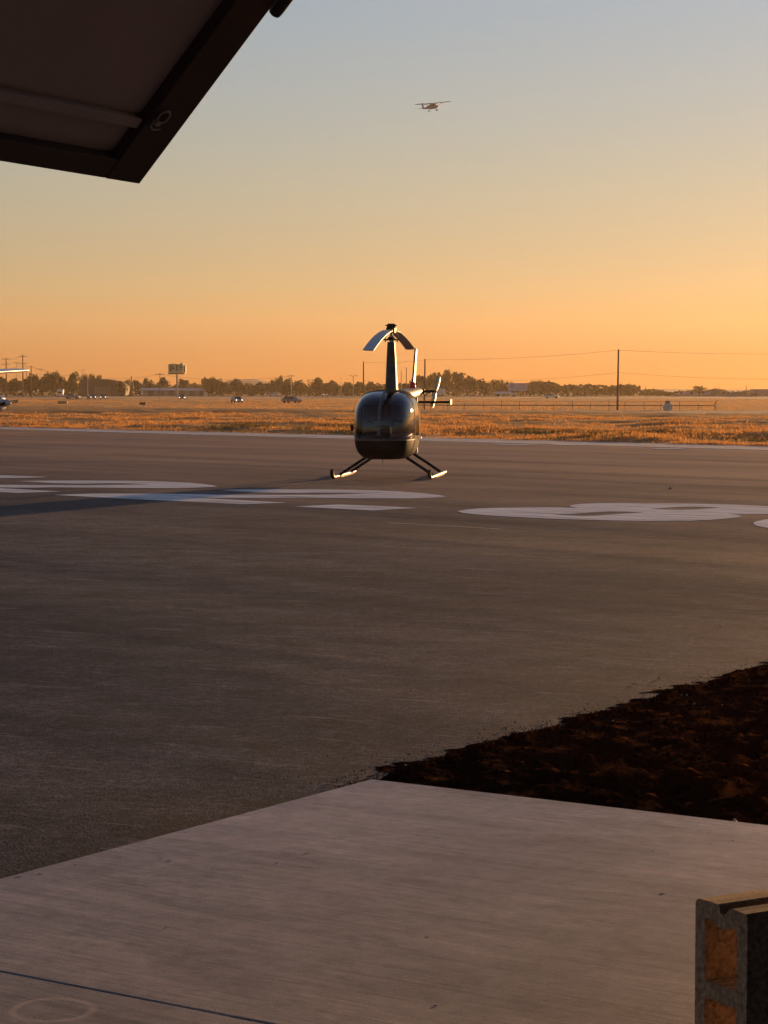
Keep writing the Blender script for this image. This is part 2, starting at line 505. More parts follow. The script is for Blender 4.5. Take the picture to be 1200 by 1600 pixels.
M['yellow'] = plain('yellow_panel', (0.42, 0.30, 0.08), 0.6, var=0.2, scale=2)
M['rail'] = plain('rusty_rail', (0.07, 0.045, 0.03), 0.8)
M['hill'] = plain('far_hill', (0.16, 0.12, 0.09), 1.0, scale=0.01)
M['twig'] = plain('dead_leaf', (0.05, 0.032, 0.02), 0.9)

# ------------------------------------------------------------------ ground
E0, E1 = on_z(0, 666.5), on_z(1200, 697)
EV = (E1 - E0).normalized()
EN = Vector((-EV.y, EV.x, 0))
if EN.y < 0: EN = -EN
def s_of(x, y): return (x - E0.x) * EN.x + (y - E0.y) * EN.y
def terrain(x, y):
    s = s_of(x, y)
    if s <= 0: return -0.10
    k = min(1, s / 190.0)
    z = -0.03 - 1.72 * k * k * (3 - 2 * k)
    a = min(1, s / 2.0) * max(0.0, min(1, (185 - s) / 40))
    if a > 0:
        z += a * (0.16 * noise.noise((x * 0.16, y * 0.16, 1)) + 0.14 * noise.noise((x * 0.45, y * 0.6, 5)) + 0.05 * noise.noise((x * 1.1, y * 1.1, 7)) + 0.06)
    return z

def grid(name, xs, ys, fz, m, smooth=True):
    nx, ny = len(xs), len(ys)
    me = bpy.data.meshes.new(name)
    vs = [(x, y, fz(x, y)) for y in ys for x in xs]
    fs = [(j * nx + i, j * nx + i + 1, (j + 1) * nx + i + 1, (j + 1) * nx + i) for j in range(ny - 1) for i in range(nx - 1)]
    me.from_pydata(vs, [], fs)
    me.polygons.foreach_set('use_smooth', [smooth] * len(fs))
    me.materials.append(m)
    o = bpy.data.objects.new(name, me)
    col.objects.link(o)
    return o

xs = np.concatenate([[-1500, -900, -500, -300, -200, -140, -100, -75], np.arange(-60, 60.1, 0.8), [75, 100, 140, 200, 300, 500, 900, 1500]])
ys = np.concatenate([[-55, -20, 10, 30], np.arange(50, 260, 0.8), np.arange(260, 400, 8), [450, 550, 700, 900, 1200, 1600, 2200, 2950]])
tag(grid('grass_field', xs, ys, terrain, M['field']), kind='structure')

# apron
u_meet = on_z(1200, 1040) - on_z(590, 1211)
near_p, near_d = on_z(590, 1211), u_meet.normalized()
def inter(p, d, q, e):
    den = d.x * e.y - d.y * e.x
    t = ((q.x - p.x) * e.y - (q.y - p.y) * e.x) / den
    return p + d * t
apron_corner = inter(near_p, near_d, E0, EV)
mb = MB()
poly = [E0 - EV * 160, E0 - EV * 160 - Vector((90, 140, 0)), near_p - near_d * 40, near_p - near_d * 20, Cn + XV * 0.03, near_p + near_d * 0.05, apron_corner]
poly = [(p.x, p.y) for p in poly]
mb.holed([poly], -0.012)
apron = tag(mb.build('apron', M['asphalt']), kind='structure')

# pale concrete edge strip along the far side, with its painted fragments
mb = MB()
a, b = E0 - EV * 70, E0 + EV * 70
w = EN
mb.prism([(p.x, p.y) for p in (a - w * 2.9, b - w * 2.9, b + w * 0.25, a + w * 0.25)], -0.10, -0.004)
tag(mb.build('edge_strip', M['edge']), kind='structure')
mb = MB()
for (x0, x1, py) in ((40, 190, 671.8), (118, 200, 674.2), (245, 352, 677.0), (300, 330, 678.7), (440, 600, 681.2), (470, 545, 683.6), (650, 703, 687.4), (722, 800, 689.3), (765, 845, 694.2), (860, 925, 694.6), (1010, 1080, 700.6)):
    p0, p1 = on_z(x0, py - 0.02 * (x1 - x0) / 2), on_z(x1, py + 0.025 * (x1 - x0) / 2)
    d = (p1 - p0).normalized(); n = Vector((-d.y, d.x, 0)); c = (p0 + p1) / 2
    mb.add([p0 + Vector((0, 0, -0.003)), c - n * 0.5 + Vector((0, 0, -0.003)), p1 + Vector((0, 0, -0.003)), c + n * 0.5 + Vector((0, 0, -0.003))], [(0, 1, 2, 3)])
tag(mb.build('paint_streak', M['paint'], apron), kind='stuff')

# painted characters  1 2 2 . 8 0
def G(pts): return [on_z(x, y) for x, y in pts]
two = [(338, 764.5), (360, 764.2), (400, 763.8), (450, 763.6), (500, 763.8), (550, 764.5), (590, 765.6), (630, 767.3), (660, 769.6), (685, 772.4), (698, 774.6),
       (690, 775.8), (665, 777), (640, 777.8), (600, 777.7), (550, 777.3), (510, 777), (470, 776.7), (430, 776.7), (390, 776.8), (350, 776.9), (320, 776.8), (293, 776.5),
       (320, 777.7), (350, 779), (400, 781.7), (447, 784.2), (400, 786.2), (380, 786.8), (340, 785), (280, 782), (230, 779.7), (180, 777.4), (135, 775), (84, 772.3),
       (110, 771.2), (135, 770.5), (180, 770.2), (230, 770.3), (290, 771), (340, 771.7), (385, 772.2), (430, 772.3), (470, 772.2), (520, 771.7), (560, 770.8), (572, 770.2),
       (530, 768.9), (500, 768.7), (470, 769.2), (445, 769.3), (400, 768.3), (370, 766.5)]
dot = [(459, 790.4), (495, 788.6), (529, 787.1), (590, 789.6), (651, 792.6), (615, 794.6), (582, 796.5), (520, 793.4)]
eight = [(714, 797.6), (730, 795), (750, 793.2), (780, 792.2), (820, 791.8), (860, 791.7), (880, 791.9), (904, 792.6), (893, 791), (889, 789.3), (895, 787.6), (910, 786.1), (930, 785.3),
         (960, 785), (1000, 785), (1050, 785.6), (1100, 786.3), (1150, 787.7), (1200, 790), (1235, 793), (1245, 796), (1238, 799), (1220, 801), (1200, 801.8), (1165, 802.1), (1135, 801.6), (1152, 803.3),
         (1160, 805.5), (1150, 807.5), (1130, 809.5), (1110, 811), (1080, 812.4), (1040, 812.8), (1000, 812.6), (960, 812), (920, 811.2), (880, 810), (850, 808.6), (820, 807.2), (790, 805.8), (760, 804), (740, 802.2), (722, 800)]
hole_a = [(864, 803.2), (890, 802), (910, 800.6), (925, 799.4), (950, 798.1), (980, 798.4), (1007, 799.6), (980, 801), (950, 803), (930, 804.7), (910, 805), (890, 804.3)]
hole_b = [(1014, 794), (1040, 792.4), (1060, 791.2), (1085, 790.6), (1115, 791.5), (1126, 792.2), (1100, 793.9), (1085, 795), (1060, 795.8), (1040, 795.2)]
bar = [(75, 744.6), (35, 745.7), (-5, 746.4), (-110, 741.6), (-200, 737.6), (-120, 736.0), (-30, 739.8)]
two_w = G(two)
shift = ((on_z(25, 750.3) - on_z(338, 764.5)) + (on_z(356, 759.5) - on_z(698, 774.6)) + (on_z(85, 767.2) - on_z(447, 784.3))) / 3
e8, step = G(eight), G([(889, 789.3)])[0] - G([(714, 797.6)])[0]
zc = on_z(1330, 822)
bd = Vector((0.80, -0.60, 0)); ud = Vector((0.60, 0.80, 0))
zero_o = [zc + bd * (1.75 * math.cos(a)) + ud * (2.1 * math.sin(a)) for a in np.linspace(0, 2 * math.pi, 40, endpoint=False)]
zoff = on_z(1177, 817.8) - min(zero_o, key=lambda p: p.x / p.y)
zero_o = [p + zoff for p in zero_o]
zero_i = [zc + zoff + bd * (0.75 * math.cos(a)) + ud * (1.1 * math.sin(a)) for a in np.linspace(0, 2 * math.pi, 30, endpoint=False)]
for loops in ([G(bar)], [[p + shift for p in two_w]], [two_w], [G(dot)], [e8, G(hole_a), G(hole_b)], [zero_o, zero_i]):
    mb = MB()
    mb.holed([[(p.x, p.y) for p in l] for l in loops], -0.0085)
    mb.build('painted_character', M['paint'], apron)
# a pale seam in the asphalt
mb = MB()
p0, p1 = on_z(604, 815.2), on_z(783, 825.4)
n = Vector((-(p1 - p0).y, (p1 - p0).x, 0)).normalized()
q = [p0.lerp(p1, i / 24) for i in range(25)]
top = [p + n * (0.012 + 0.02 * RNG.random()) for p in q]; bot = [p - n * (0.012 + 0.02 * RNG.random()) for p in q]
mb.holed([[(p.x, p.y) for p in top + bot[::-1]]], -0.0085)
mb.build('seam', M['edge'], apron)

# concrete pavement under and before the hangar: two poured slabs with a sawn joint between
jl = [slab_local(0, 1520), slab_local(440, 1600)]
yj = sum(-b for a, b in jl) / 2
slab_base = MB()
slab_base.box((7, -15.0, -0.073), (14.0 - 0.02, 30.0 - 0.02, 0.12))
pave = tag(slab_base.build('pavement', M['tar']), kind='structure')
pave.matrix_world = SLAB
def slab(y0, y1):
    mb = MB()
    mb.prism([(0.0, y0), (14.0, y0), (14.0, y1), (0.0, y1)], -0.05, 0.0)
    o = mb.build('slab', M['concrete'], pave, bevel=0.006)
    return o
slab(yj + 0.002, 0.0)
slab(yj - 4.0, yj - 0.002)
slab(-14.0, yj - 4.008)
slab(-30.0, -14.008)

# turned soil right of the slab
def soil_z(x, y):
    p = Vector((x, y, 0))
    e_ = -(p - Cn).dot(YV)
    if e_ < 0.02: return -0.09
    z_ = soil_relief(x, y, p)
    w_ = max(0.0, min(1.0, (e_ - 0.02) / 0.22))
    return min(z_, -0.012) * (1 - w_) + z_ * w_ - 0.02 * (1 - w_)
def soil_relief(x, y, p):
    side = (p - near_p).dot(Vector((near_d.y, -near_d.x, 0)))       # right of the asphalt edge
    k = max(0, min(1, (side - 0.06) / 0.5))
    a = noise.ridged_multi_fractal((x * 1.6, y * 2.5, 3), 0.9, 2.1, 5, 0.9, 2.0)
    b = noise.noise((x * 5.5, y * 9.0, 9))
    c = noise.noise((x * 16, y * 22, 2))
    if side < 0.06:      # loose soil spilled over the asphalt edge in tongues
        tongue = 0.55 * noise.noise((x * 3.1, y * 3.1, 11)) + 0.45 * noise.noise((x * 11, y * 11, 12)) + 0.25 * noise.noise((x * 34, y * 34, 13))
        return max(-0.030, -0.014 + 0.020 * (tongue + 0.45 + side * 4.2))
    return -0.012 - 0.03 * k + k * (0.060 * (a - 0.8) + 0.040 * b + 0.020 * c + 0.010 * noise.noise((x * 38, y * 44, 6)))
SR = Vector((near_d.y, -near_d.x, 0))
ny, nx = 430, 330
mb_v = []; 
for j in range(ny):
    for i in range(nx):
        s_ = -0.32 + 5.6 * (i / (nx - 1)) ** 1.5
        t_ = -1.2 + 8.2 * j / (ny - 1)
        edge = 0.05 * noise.noise((t_ * 2.2, 0, 0)) + 0.03 * noise.noise((t_ * 8, 3, 0))
        p = near_p + near_d * t_ + SR * (s_ + (edge if i == 0 else 0))
        mb_v.append((p.x, p.y, soil_z(p.x, p.y)))
me = bpy.data.meshes.new('soil')
me.from_pydata(mb_v, [], [(j * nx + i, j * nx + i + 1, (j + 1) * nx + i + 1, (j + 1) * nx + i) for j in range(ny - 1) for i in range(nx - 1)])
me.polygons.foreach_set('use_smooth', [True] * len(me.polygons))
me.materials.append(M['dirt'])
so = bpy.data.objects.new('soil', me); col.objects.link(so); tag(so, kind='structure')
# loose soil crumbs, pebbles and dry leaves
def lump(mb, p, r, rng):
    vs = []
    for v in ((1, 0, 0), (-1, 0, 0), (0, 1, 0), (0, -1, 0), (0, 0, 1), (0, 0, -1)):
        k = r * (0.6 + 0.7 * rng.random())
        vs.append(Vector(v) * k + Vector(p) + Vector((rng.uniform(-.2, .2), rng.uniform(-.2, .2), 0)) * r)
    mb.add(vs, [(0, 2, 4), (2, 1, 4), (1, 3, 4), (3, 0, 4), (2, 0, 5), (1, 2, 5), (3, 1, 5), (0, 3, 5)], True)
mb = MB()
for k in range(9000):
    t_ = RNG.uniform(-0.3, 6.5); s_ = RNG.uniform(0, 1) ** 1.4 * 4.5 - 0.05
    if RNG.random() < 0.5: s_ = 0.05 - RNG.expovariate(1 / 0.05)
    p = near_p + near_d * t_ + SR * s_
    loc_ = (p - Cn)
    if loc_.dot(YV) > -0.02 and loc_.dot(XV) > 0: continue
    z = soil_z(p.x, p.y) if s_ > 0.02 else -0.01
    lump(mb, (p.x, p.y, z + 0.004), RNG.uniform(0.005, 0.020) * (0.2 if s_ < 0.02 else 0.8), RNG)
tag(mb.build('soil_crumbs', M['dirt']), kind='stuff')
mb = MB()
for k in range(70):
    if k < 40: p = on_z(RNG.uniform(-20, 1220), RNG.uniform(720, 1150))
    else: p = near_p + near_d * RNG.uniform(0, 5) + SR * RNG.gauss(-0.05, 0.15)
    lump(mb, (p.x, p.y, -0.004), RNG.uniform(0.003, 0.008), RNG)
p = on_z(1048, 763); lump(mb, (p.x, p.y, 0), 0.03, RNG)
p = on_z(1148, 1275); lump(mb, (p.x, p.y, -0.03), 0.018, RNG)
tag(mb.build('pebbles', M['stone']), kind='stuff')
mb = MB()
for (px, py) in [(265, 1345), (290, 1301), (250, 1342), (30, 1370), (62, 1366), (118, 1352), (258, 1450), (432, 1349), (652, 1305), (669, 1463), (680, 1572), (785, 1306), (1020, 1330), (1035, 1396), (1110, 1318), (1145, 1314), (1108, 1338), (560, 1364), (480, 1333)]:
    p = on_z(px, py); a = RNG.uniform(0, 6.28); L = RNG.uniform(0.004, 0.012)
    d = Vector((math.cos(a), math.sin(a), 0)) * L; n = Vector((-d.y, d.x, 0)) * 0.35
    h = Vector((0, 0, 0.0005)); top = Vector((0, 0, 0.0022))
    mb.add([p - d + h, p - n + top, p + d + h, p + n + h], [(0, 1, 2, 3)])
tag(mb.build('dry_leaves', M['twig']), kind='stuff')

# far strips: taxiway, road
def strip(name, pts, z, m):
    mb = MB(); mb.holed([[(x, y) for x, y in pts]], z); return tag(mb.build(name, m), kind='structure')
strip('taxiway', [(-400, 330), (-48, 281), (-8, 285), (60, 288), (400, 296), (400, 322), (60, 316), (-10, 318), (-68, 402), (-400, 900)], -1.71, M['taxiway'])
strip('road', [(-700, 650), (700, 650), (700, 860), (-700, 860)], -1.70, M['dirt_road'])

# ------------------------------------------------------------------ haze
hz_bot, hz_top = -4.0, 92.0
mb = MB(); mb.box((0, 1460, (hz_bot + hz_top) / 2), (3100, 3040, hz_top - hz_bot))
mh = bpy.data.materials.new('haze'); mh.use_nodes = True
ht = mh.node_tree
ht.nodes.remove(ht.nodes['Principled BSDF'])
pv = ht.nodes.new('ShaderNodeVolumePrincipled')
pv.inputs['Color'].default_value = (0.97, 0.80, 0.58, 1)
pv.inputs['Density'].default_value = 0.00009
pv.inputs['Anisotropy'].default_value = 0.5
ht.links.new(pv.outputs[0], ht.nodes['Material Output'].inputs['Volume'])
hz = tag(mb.build('haze', mh), kind='stuff')

# ------------------------------------------------------------------ hangar with its raised door
hang = empty('hangar', 'hangar at the viewer\'s back, its raised dark door hanging in the top left corner', 'hangar', tuple(Cn))
def hp(name, mb, m, bevel=0):
    o = mb.build(name, m, None, bevel=bevel)
    o.parent = hang
    o.matrix_parent_inverse = Matrix.Translation(-Cn)
    return o
def H(x, y, z): return SLAB @ Vector((x, y, z))       # x inwards, y negative along the front, z up
def hbox(mb, x0, x1, y0, y1, z0, z1):
    mb.box(((x0 + x1) / 2, (y0 + y1) / 2, (z0 + z1) / 2), (x1 - x0, y1 - y0, z1 - z0), M=SLAB)
HT = 6.2
mb = MB(); hbox(mb, 2.56, 14, -0.10, -0.02, 0.001, HT + 0.3); hp('side_wall', mb, M['sheet'])
mb = MB(); hbox(mb, 2.56, 14, -29.98, -29.9, 0.001, HT + 0.3); hp('side_wall', mb, M['sheet'])
mb = MB(); hbox(mb, 13.9, 13.98, -29.89, -0.11, 0.001, HT + 0.3); hp('back_wall', mb, M['sheet'])
mb = MB(); hbox(mb, 2.56, 2.64, -0.45, -0.11, 0.001, HT); hp('front_wall', mb, M['sheet'])
mb = MB(); hbox(mb, 2.56, 2.64, -29.89, -11.2, 0.001, HT); hp('front_wall', mb, M['sheet'])  # unseen stretch, hangar lengthened this way to darken the windscreen reflections
mb = MB(); hbox(mb, 2.5, 14.0, -30.0, 0.0, HT + 0.31, HT + 0.4); hp('roof', mb, M['roof_dark'])
mb = MB(); hbox(mb, 2.56, 2.64, -11.19, -0.46, 5.2, HT + 0.3); hp('header', mb, M['sheet'])
# door plane
D0 = Vector((x_at(211, 8.0, 2.32), 8.0, z_at(279, 8.0)))
W1 = (Vector((YV.x, YV.y, 0.026))).normalized()
W2 = (XV * 0.707 + Vector((0, 0, 0.707))).normalized()
W2 = (W2 - W1 * W2.dot(W1)).normalized()
WN = W1.cross(W2).normalized()                        # towards the viewer, below the door
if WN.z > 0: WN = -WN
DM = Matrix(((W1.x, W2.x, WN.x, D0.x), (W1.y, W2.y, WN.y, D0.y), (W1.z, W2.z, WN.z, D0.z), (0, 0, 0, 1)))
def dbox(mb, a0, a1, b0, b1, c0, c1):
    mb.box(((a0 + a1) / 2, (b0 + b1) / 2, (c0 + c1) / 2), (a1 - a0, b1 - b0, c1 - c0), M=DM)
mb = MB(); dbox(mb, 0.02, 9.9, 0.02, 3.9, -0.045, -0.02); door = hp('raised_door', mb, M['door_skin'])
def dp(name, mb, m, bevel=0):
    o = mb.build(name, m, None, bevel=bevel); o.parent = door
    o.matrix_parent_inverse = door.matrix_parent_inverse @ Matrix.Translation((0, 0, 0))
    o.matrix_parent_inverse = Matrix.Identity(4)
    return o
mb = MB(); dbox(mb, 0.0, 0.185, 0.0, 3.95, -0.02, 0.03); dp('door_frame', mb, M['door_steel'], 0.004)
mb = MB(); dbox(mb, 0.186, 9.9, 0.0, 0.085, -0.018, 0.028); dp('door_frame', mb, M['door_steel'], 0.004)
mb = MB(); dbox(mb, 0.187, 9.9, 0.215, 0.258, -0.019, 0.012); dp('door_rib', mb, M['door_skin'], 0.006)
for b in (1.5, 2.7):
    mb = MB(); dbox(mb, 0.187, 9.9, b, b + 0.045, -0.019, 0.012); dp('door_rib', mb, M['door_skin'], 0.006)
mb = MB()
c = DM @ Vector((0.135, 0.30, 0.036))
ringp = [c + (W1 * math.cos(t) + W2 * math.sin(t)) * 0.026 for t in np.linspace(0, 2 * math.pi, 25)]
mb.path(ringp, 0.0045, 8, caps=False)
mb.path([c + W1 * 0.03 - W2 * 0.03, c - W1 * 0.005 - W2 * 0.035, c - W1 * 0.03 - W2 * 0.05, c + W1 * 0.005 - W2 * 0.06, c + W1 * 0.035 - W2 * 0.045, c + W1 * 0.03 - W2 * 0.03], 0.004, 6)
mb.tube(DM @ Vector((0.155, 0.275, 0.03)), DM @ Vector((0.155, 0.275, 0.05)), 0.012)
dp('pull_ring', mb, M['grey'])
mb = MB()
s0 = DM @ Vector((-0.035, 0.80, 0.03)); s1 = DM @ Vector((-0.035, 3.6, 0.03))
dv = (s1 - s0).normalized()
mb.path([s0 - dv * 0.012, s0 - dv * 0.008, s0, s0 + dv * 0.02, s1], [0.008, 0.018, 0.023, 0.025, 0.028], 14)
hp('door_strut', mb, M['black_steel'])

# ------------------------------------------------------------------ concrete block
bt = Vector((0.50, -0.866, 0)); bn = Vector((0.866, 0.50, 0))       # along the cored face, along the cores
bpos = Vector((x_at(1087, 5.14, 0.4), 5.14, 0))
BM = Matrix(((bt.x, 0, bn.x, bpos.x), (bt.y, 0, bn.y, bpos.y), (0, 1, 0, 0.001), (0, 0, 0, 1)))
W, HB = 0.190, z_at(1402, 5.14)
outer = [(0.0, 0.004), (0.004, 0.0), (W - 0.004, 0.0), (W, 0.004), (W, HB - 0.010), (W - 0.006, HB - 0.003), (W - 0.030, HB - 0.002), (W - 0.052, HB), (W - 0.062, HB - 0.003), (W - 0.074, HB - 0.014), (W - 0.080, HB - 0.020),
         (0.092, HB - 0.020), (0.089, HB - 0.004), (0.082, HB - 0.001), (0.050, HB), (0.016, HB - 0.001), (0.006, HB - 0.005), (0.0, HB - 0.012)]
core_t = [(0.036, 0.212), (0.150, 0.212), (0.154, 0.218), (0.154, 0.340), (0.150, 0.350), (0.140, 0.356), (0.126, 0.356), (0.114, 0.350), (0.104, 0.345), (0.092, 0.345), (0.080, 0.350), (0.066, 0.358), (0.048, 0.362), (0.040, 0.360), (0.036, 0.354)]
core_t = [(x, y + HB - 0.402) for x, y in core_t]
core_b = [(0.036, 0.040), (0.040, 0.036), (0.150, 0.036), (0.154, 0.040), (0.154, 0.160), (0.150, 0.172), (0.040, 0.172), (0.036, 0.168)]
core_b = [(x, y + HB - 0.402) for x, y in core_b]
mb = MB(); mb.holed([outer, core_t, core_b], 0.0, 0.19, M=BM)
blk = mb.build('cinder_block', M['block'], fix=True)
tag(blk, 'grey two-core cinder block standing on end on the concrete in the lower right corner', 'cinder block')

# ------------------------------------------------------------------ helicopter
HX, HY = x_at(611.5, 39.6), 39.6
heli = empty('helicopter', 'small charcoal two-seat helicopter parked nose-on on the asphalt, rotor blades drooping', 'helicopter', (HX, HY, -0.012), R(-7.0))
def cr(vals, n):                      # catmull-rom resample of a list of tuples
    P = [np.array(v, float) for v in vals]
    P = [2 * P[0] - P[1]] + P + [2 * P[-1] - P[-2]]
    out = []
    for i in range(1, len(P) - 2):
        for k in range(n):
            t = k / n
            out.append(0.5 * ((2 * P[i]) + (-P[i - 1] + P[i + 1]) * t + (2 * P[i - 1] - 5 * P[i] + 4 * P[i + 1] - P[i + 2]) * t * t + (-P[i - 1] + 3 * P[i] - 3 * P[i + 1] + P[i + 2]) * t ** 3))
    out.append(P[-2])
    return out
def sup(w, zb, zt, n, y, N=72):
    r = []
    for k in range(N):
        a = 2 * math.pi * k / N
        c, s = math.cos(a), math.sin(a)
        r.append(Vector((w * math.copysign(abs(c) ** (2 / n), c), y, (zb + zt) / 2 + (zt - zb) / 2 * math.copysign(abs(s) ** (2 / n), s))))
        if s < 0: r[-1].x = w * math.copysign(abs(c) ** (2 / (n * 1.35)), c)
    return r
secs = [(-1.80, 0.06, 0.78, 0.88, 2.0), (-1.78, 0.24, 0.58, 1.04, 2.3), (-1.70, 0.385, 0.45, 1.21, 2.7), (-1.54, 0.465, 0.385, 1.345, 3.0), (-1.28, 0.515, 0.345, 1.45, 3.2),
        (-0.95, 0.54, 0.330, 1.515, 3.3), (-0.60, 0.552, 0.325, 1.545, 3.4), (-0.25, 0.552, 0.33, 1.55, 3.3), (0.10, 0.52, 0.37, 1.53, 3.0), (0.5, 0.42, 0.50, 1.50, 2.6), (0.85, 0.27, 0.78, 1.47, 2.3), (1.15, 0.15, 1.12, 1.45, 2.0)]
ss = cr(secs, 7)
rings = [sup(s[1] * 0.965, s[2], s[3], s[4], s[0]) for s in ss]
bm = bmesh.new()
vv = [[bm.verts.new(p) for p in r] for r in rings]
for i in range(len(vv) - 1):
    for k in range(72):
        bm.faces.new((vv[i][k], vv[i + 1][k], vv[i + 1][(k + 1) % 72], vv[i][(k + 1) % 72]))
bm.faces.new(vv[0]); bm.faces.new(list(reversed(vv[-1])))
bmesh.ops.recalc_face_normals(bm, faces=bm.faces)
ZG, YP = 0.675, -0.93
for co, no in (((0, 0, ZG), (0, 0, 1)), ((0, YP, 0), (0, 1, 0)), ((0, -0.90, 0), (0, 1, 0)), ((0, -0.28, 0), (0, 1, 0)), ((0, -0.20, 0), (0, 1, 0)),
               ((0, 0, 0.43), (0, 0, 1)), ((0, 0, 0.74), (0, 0, 1)), ((0, 0, 1.40), (0, 0, 1)), ((0, 0, 1.44), (0, 0, 1)), ((0.020, 0, 0), (1, 0, 0)), ((-0.020, 0, 0), (1, 0, 0)), ((0, 0, ZG + 0.018), (0, 0, 1))):
    bmesh.ops.bisect_plane(bm, geom=bm.verts[:] + bm.edges[:] + bm.faces[:], dist=1e-5, plane_co=co, plane_no=no)
bm.normal_update()
groups = {}
for f in bm.faces:
    c = f.calc_center_median(); n = f.normal
    side = abs(n.x) > 0.72
    if ZG < c.z < ZG + 0.018 and c.y < YP: g = 'trim'
    elif c.z > ZG and c.y < YP and abs(c.x) < 0.020: g = 'divider'
    elif c.z > ZG and c.y < YP: g = 'pane_l' if c.x < 0 else 'pane_r'
    elif abs(c.x) > 0.4 and YP < c.y < -0.20 and 0.43 < c.z < 1.44:
        g = ('win' if (-0.90 < c.y < -0.28 and 0.74 < c.z < 1.40) else 'door') + ('_l' if c.x < 0 else '_r')
    else: g = 'body'
    groups.setdefault(g, []).append(f)
bm.verts.ensure_lookup_table()
def sub(gs, name, m, parent, off=0.0):
    fs = [f for g in gs for f in groups.get(g, [])]
    mb = MB(); idx = {}
    for f in fs:
        for v in f.verts:
            if v not in idx:
                idx[v] = len(mb.v); mb.v.append(v.co + v.normal * off)
        mb.f.append([idx[v] for v in f.verts]); mb.sm.append(True)
    o = mb.build(name, m, parent)
    if off or True:
        md = o.modifiers.new('thickness', 'SOLIDIFY'); md.thickness = 0.012 if 'pane' not in name else 0.0; md.offset = -1; md.use_rim = False
        if 'pane' in name: o.modifiers.remove(md)
    return o
fus = sub(['body'], 'fuselage', M['heli'], heli)
sub(['trim'], 'nose_trim', M['trim'], heli, 0.004)
sub(['divider'], 'windscreen_divider', M['trim'], heli, 0.014)
sub(['pane_l'], 'windscreen_pane', M['hglass'], heli)
sub(['pane_r'], 'windscreen_pane', M['hglass'], heli)
for s in 'lr':
    d = sub(['door_' + s], 'door', M['door_black'], heli, 0.004)
    sub(['win_' + s], 'window_pane', M['hglass'], d)
    mb = MB(); sx = -1 if s == 'l' else 1
    mb.box((sx * 0.565, -0.32, 0.70), (0.02, 0.11, 0.025)); mb.build('door_handle', M['heli_metal'], d, bevel=0.004)
bm.free()
# sealing gasket arcs along the lower edge of each pane
for sx in (-1, 1):
    mb = MB()
    pts = []
    for i in range(18):
        t = i / 17
        x = sx * (0.03 + 0.47 * t)
        z = 0.735 - 0.055 * math.sin(math.pi * t) ** 0.6 + 0.05 * t ** 3
        best = min((v for r in rings for v in r if v.y < -0.9), key=lambda v: (v.x - x) ** 2 + (v.z - z) ** 2)
        pts.append(Vector((x, best.y - 0.006, z)))
    mb.path(pts, 0.011, 8)
    mb.build('gasket', M['trim'], heli)
mb = MB()
mb.path([(-0.12, -1.785, 0.70), (-0.07, -1.80, 0.732), (0.0, -1.808, 0.742), (0.07, -1.80, 0.732), (0.12, -1.785, 0.70)], [0.014, 0.02, 0.022, 0.02, 0.014], 10)
mb.build('nose_vent', M['heli_dark'], heli)
mb = MB(); mb.rings([[Vector((0.045 * math.cos(a), -1.752 - dy, 0.555 + 0.045 * math.sin(a))) for a in np.linspace(0, 2 * math.pi, 20, endpoint=False)] for dy in (-0.04, 0.012)])
mb.build('landing_light', M['carglass'], heli)
# cockpit
mb = MB(); mb.box((0, -0.70, 0.47), (0.74, 0.98, 0.05)); mb.build('cabin_floor', M['seat'], heli)
mb = MB(); mb.box((0, -0.16, 0.92), (0.98, 0.05, 0.98)); mb.build('bulkhead', M['seat'], heli)
for sx in (-0.26, 0.26):
    mb = MB(); mb.box((sx, -0.53, 0.66), (0.44, 0.46, 0.22)); st = mb.build('seat', M['seat'], heli, bevel=0.04)
    mb = MB(); mb.box((sx, -0.28, 1.02), (0.44, 0.12, 0.60)); mb.build('backrest', M['seat'], st, bevel=0.04)
    mb = MB(); mb.box((sx * 0.6 - 0.13, -0.36, 1.0), (0.045, 0.02, 0.05)); mb.build('white_spot', M['white'], st, bevel=0.006)  # small white piece added for a bright spot behind the windscreen
mb = MB(); mb.box((0, -1.27, 0.70), (0.26, 0.30, 0.44)); mb.box((0, -1.25, 0.97), (0.36, 0.20, 0.14)); mb.build('instrument_console', M['heli_dark'], heli, bevel=0.03)
mb = MB(); mb.path([(0, -0.97, 0.5), (0, -0.95, 0.9), (0, -0.87, 1.02)], 0.016); mb.path([(-0.3, -0.87, 0.98), (0, -0.87, 1.03), (0.3, -0.87, 0.98)], 0.014); mb.build('cyclic_stick', M['heli_dark'], heli)
# mast fairing: tapered streamlined section
def foil(cx, cy, ch, th, z, N=24):
    r = []
    for k in range(N):
        a = 2 * math.pi * k / N
        u = math.cos(a)
        r.append(Vector((cx + th / 2 * math.sin(a) * (1 + 0.25 * -u), cy + ch / 2 * u, z)))
    return r
mb = MB(); mb.rings([foil(0, 0.10, 0.62, 0.25, 1.50), foil(0, 0.09, 0.58, 0.215, 1.56), foil(0, 0.07, 0.50, 0.195, 1.75), foil(0, 0.03, 0.36, 0.160, 2.15), foil(0, 0.0, 0.26, 0.128, 2.40)])
mb.build('mast_fairing', M['mast'], heli)
mb = MB(); mb.tube((0, 0, 2.38), (0, 0, 2.70), 0.028, 0.024, 14); mb.build('rotor_mast', M['heli_metal'], heli)
mb = MB(); mb.tube((0, 0, 2.43), (0, 0, 2.455), 0.105, 0.105, 20); mb.tube((0, 0, 2.457), (0, 0, 2.49), 0.075, 0.06, 20)
for a in (20, 110, 200, 290):
    c, s = math.cos(R(a)), math.sin(R(a)); mb.tube((0.11 * c, 0.11 * s, 2.40), (0.12 * c, 0.12 * s, 2.52), 0.010, 0.010, 8)
    mb.tube((0.08 * c, 0.08 * s, 2.44), (0.15 * c, 0.15 * s, 2.445), 0.016, 0.012, 8)
mb.build('swashplate', M['heli_dark'], heli)
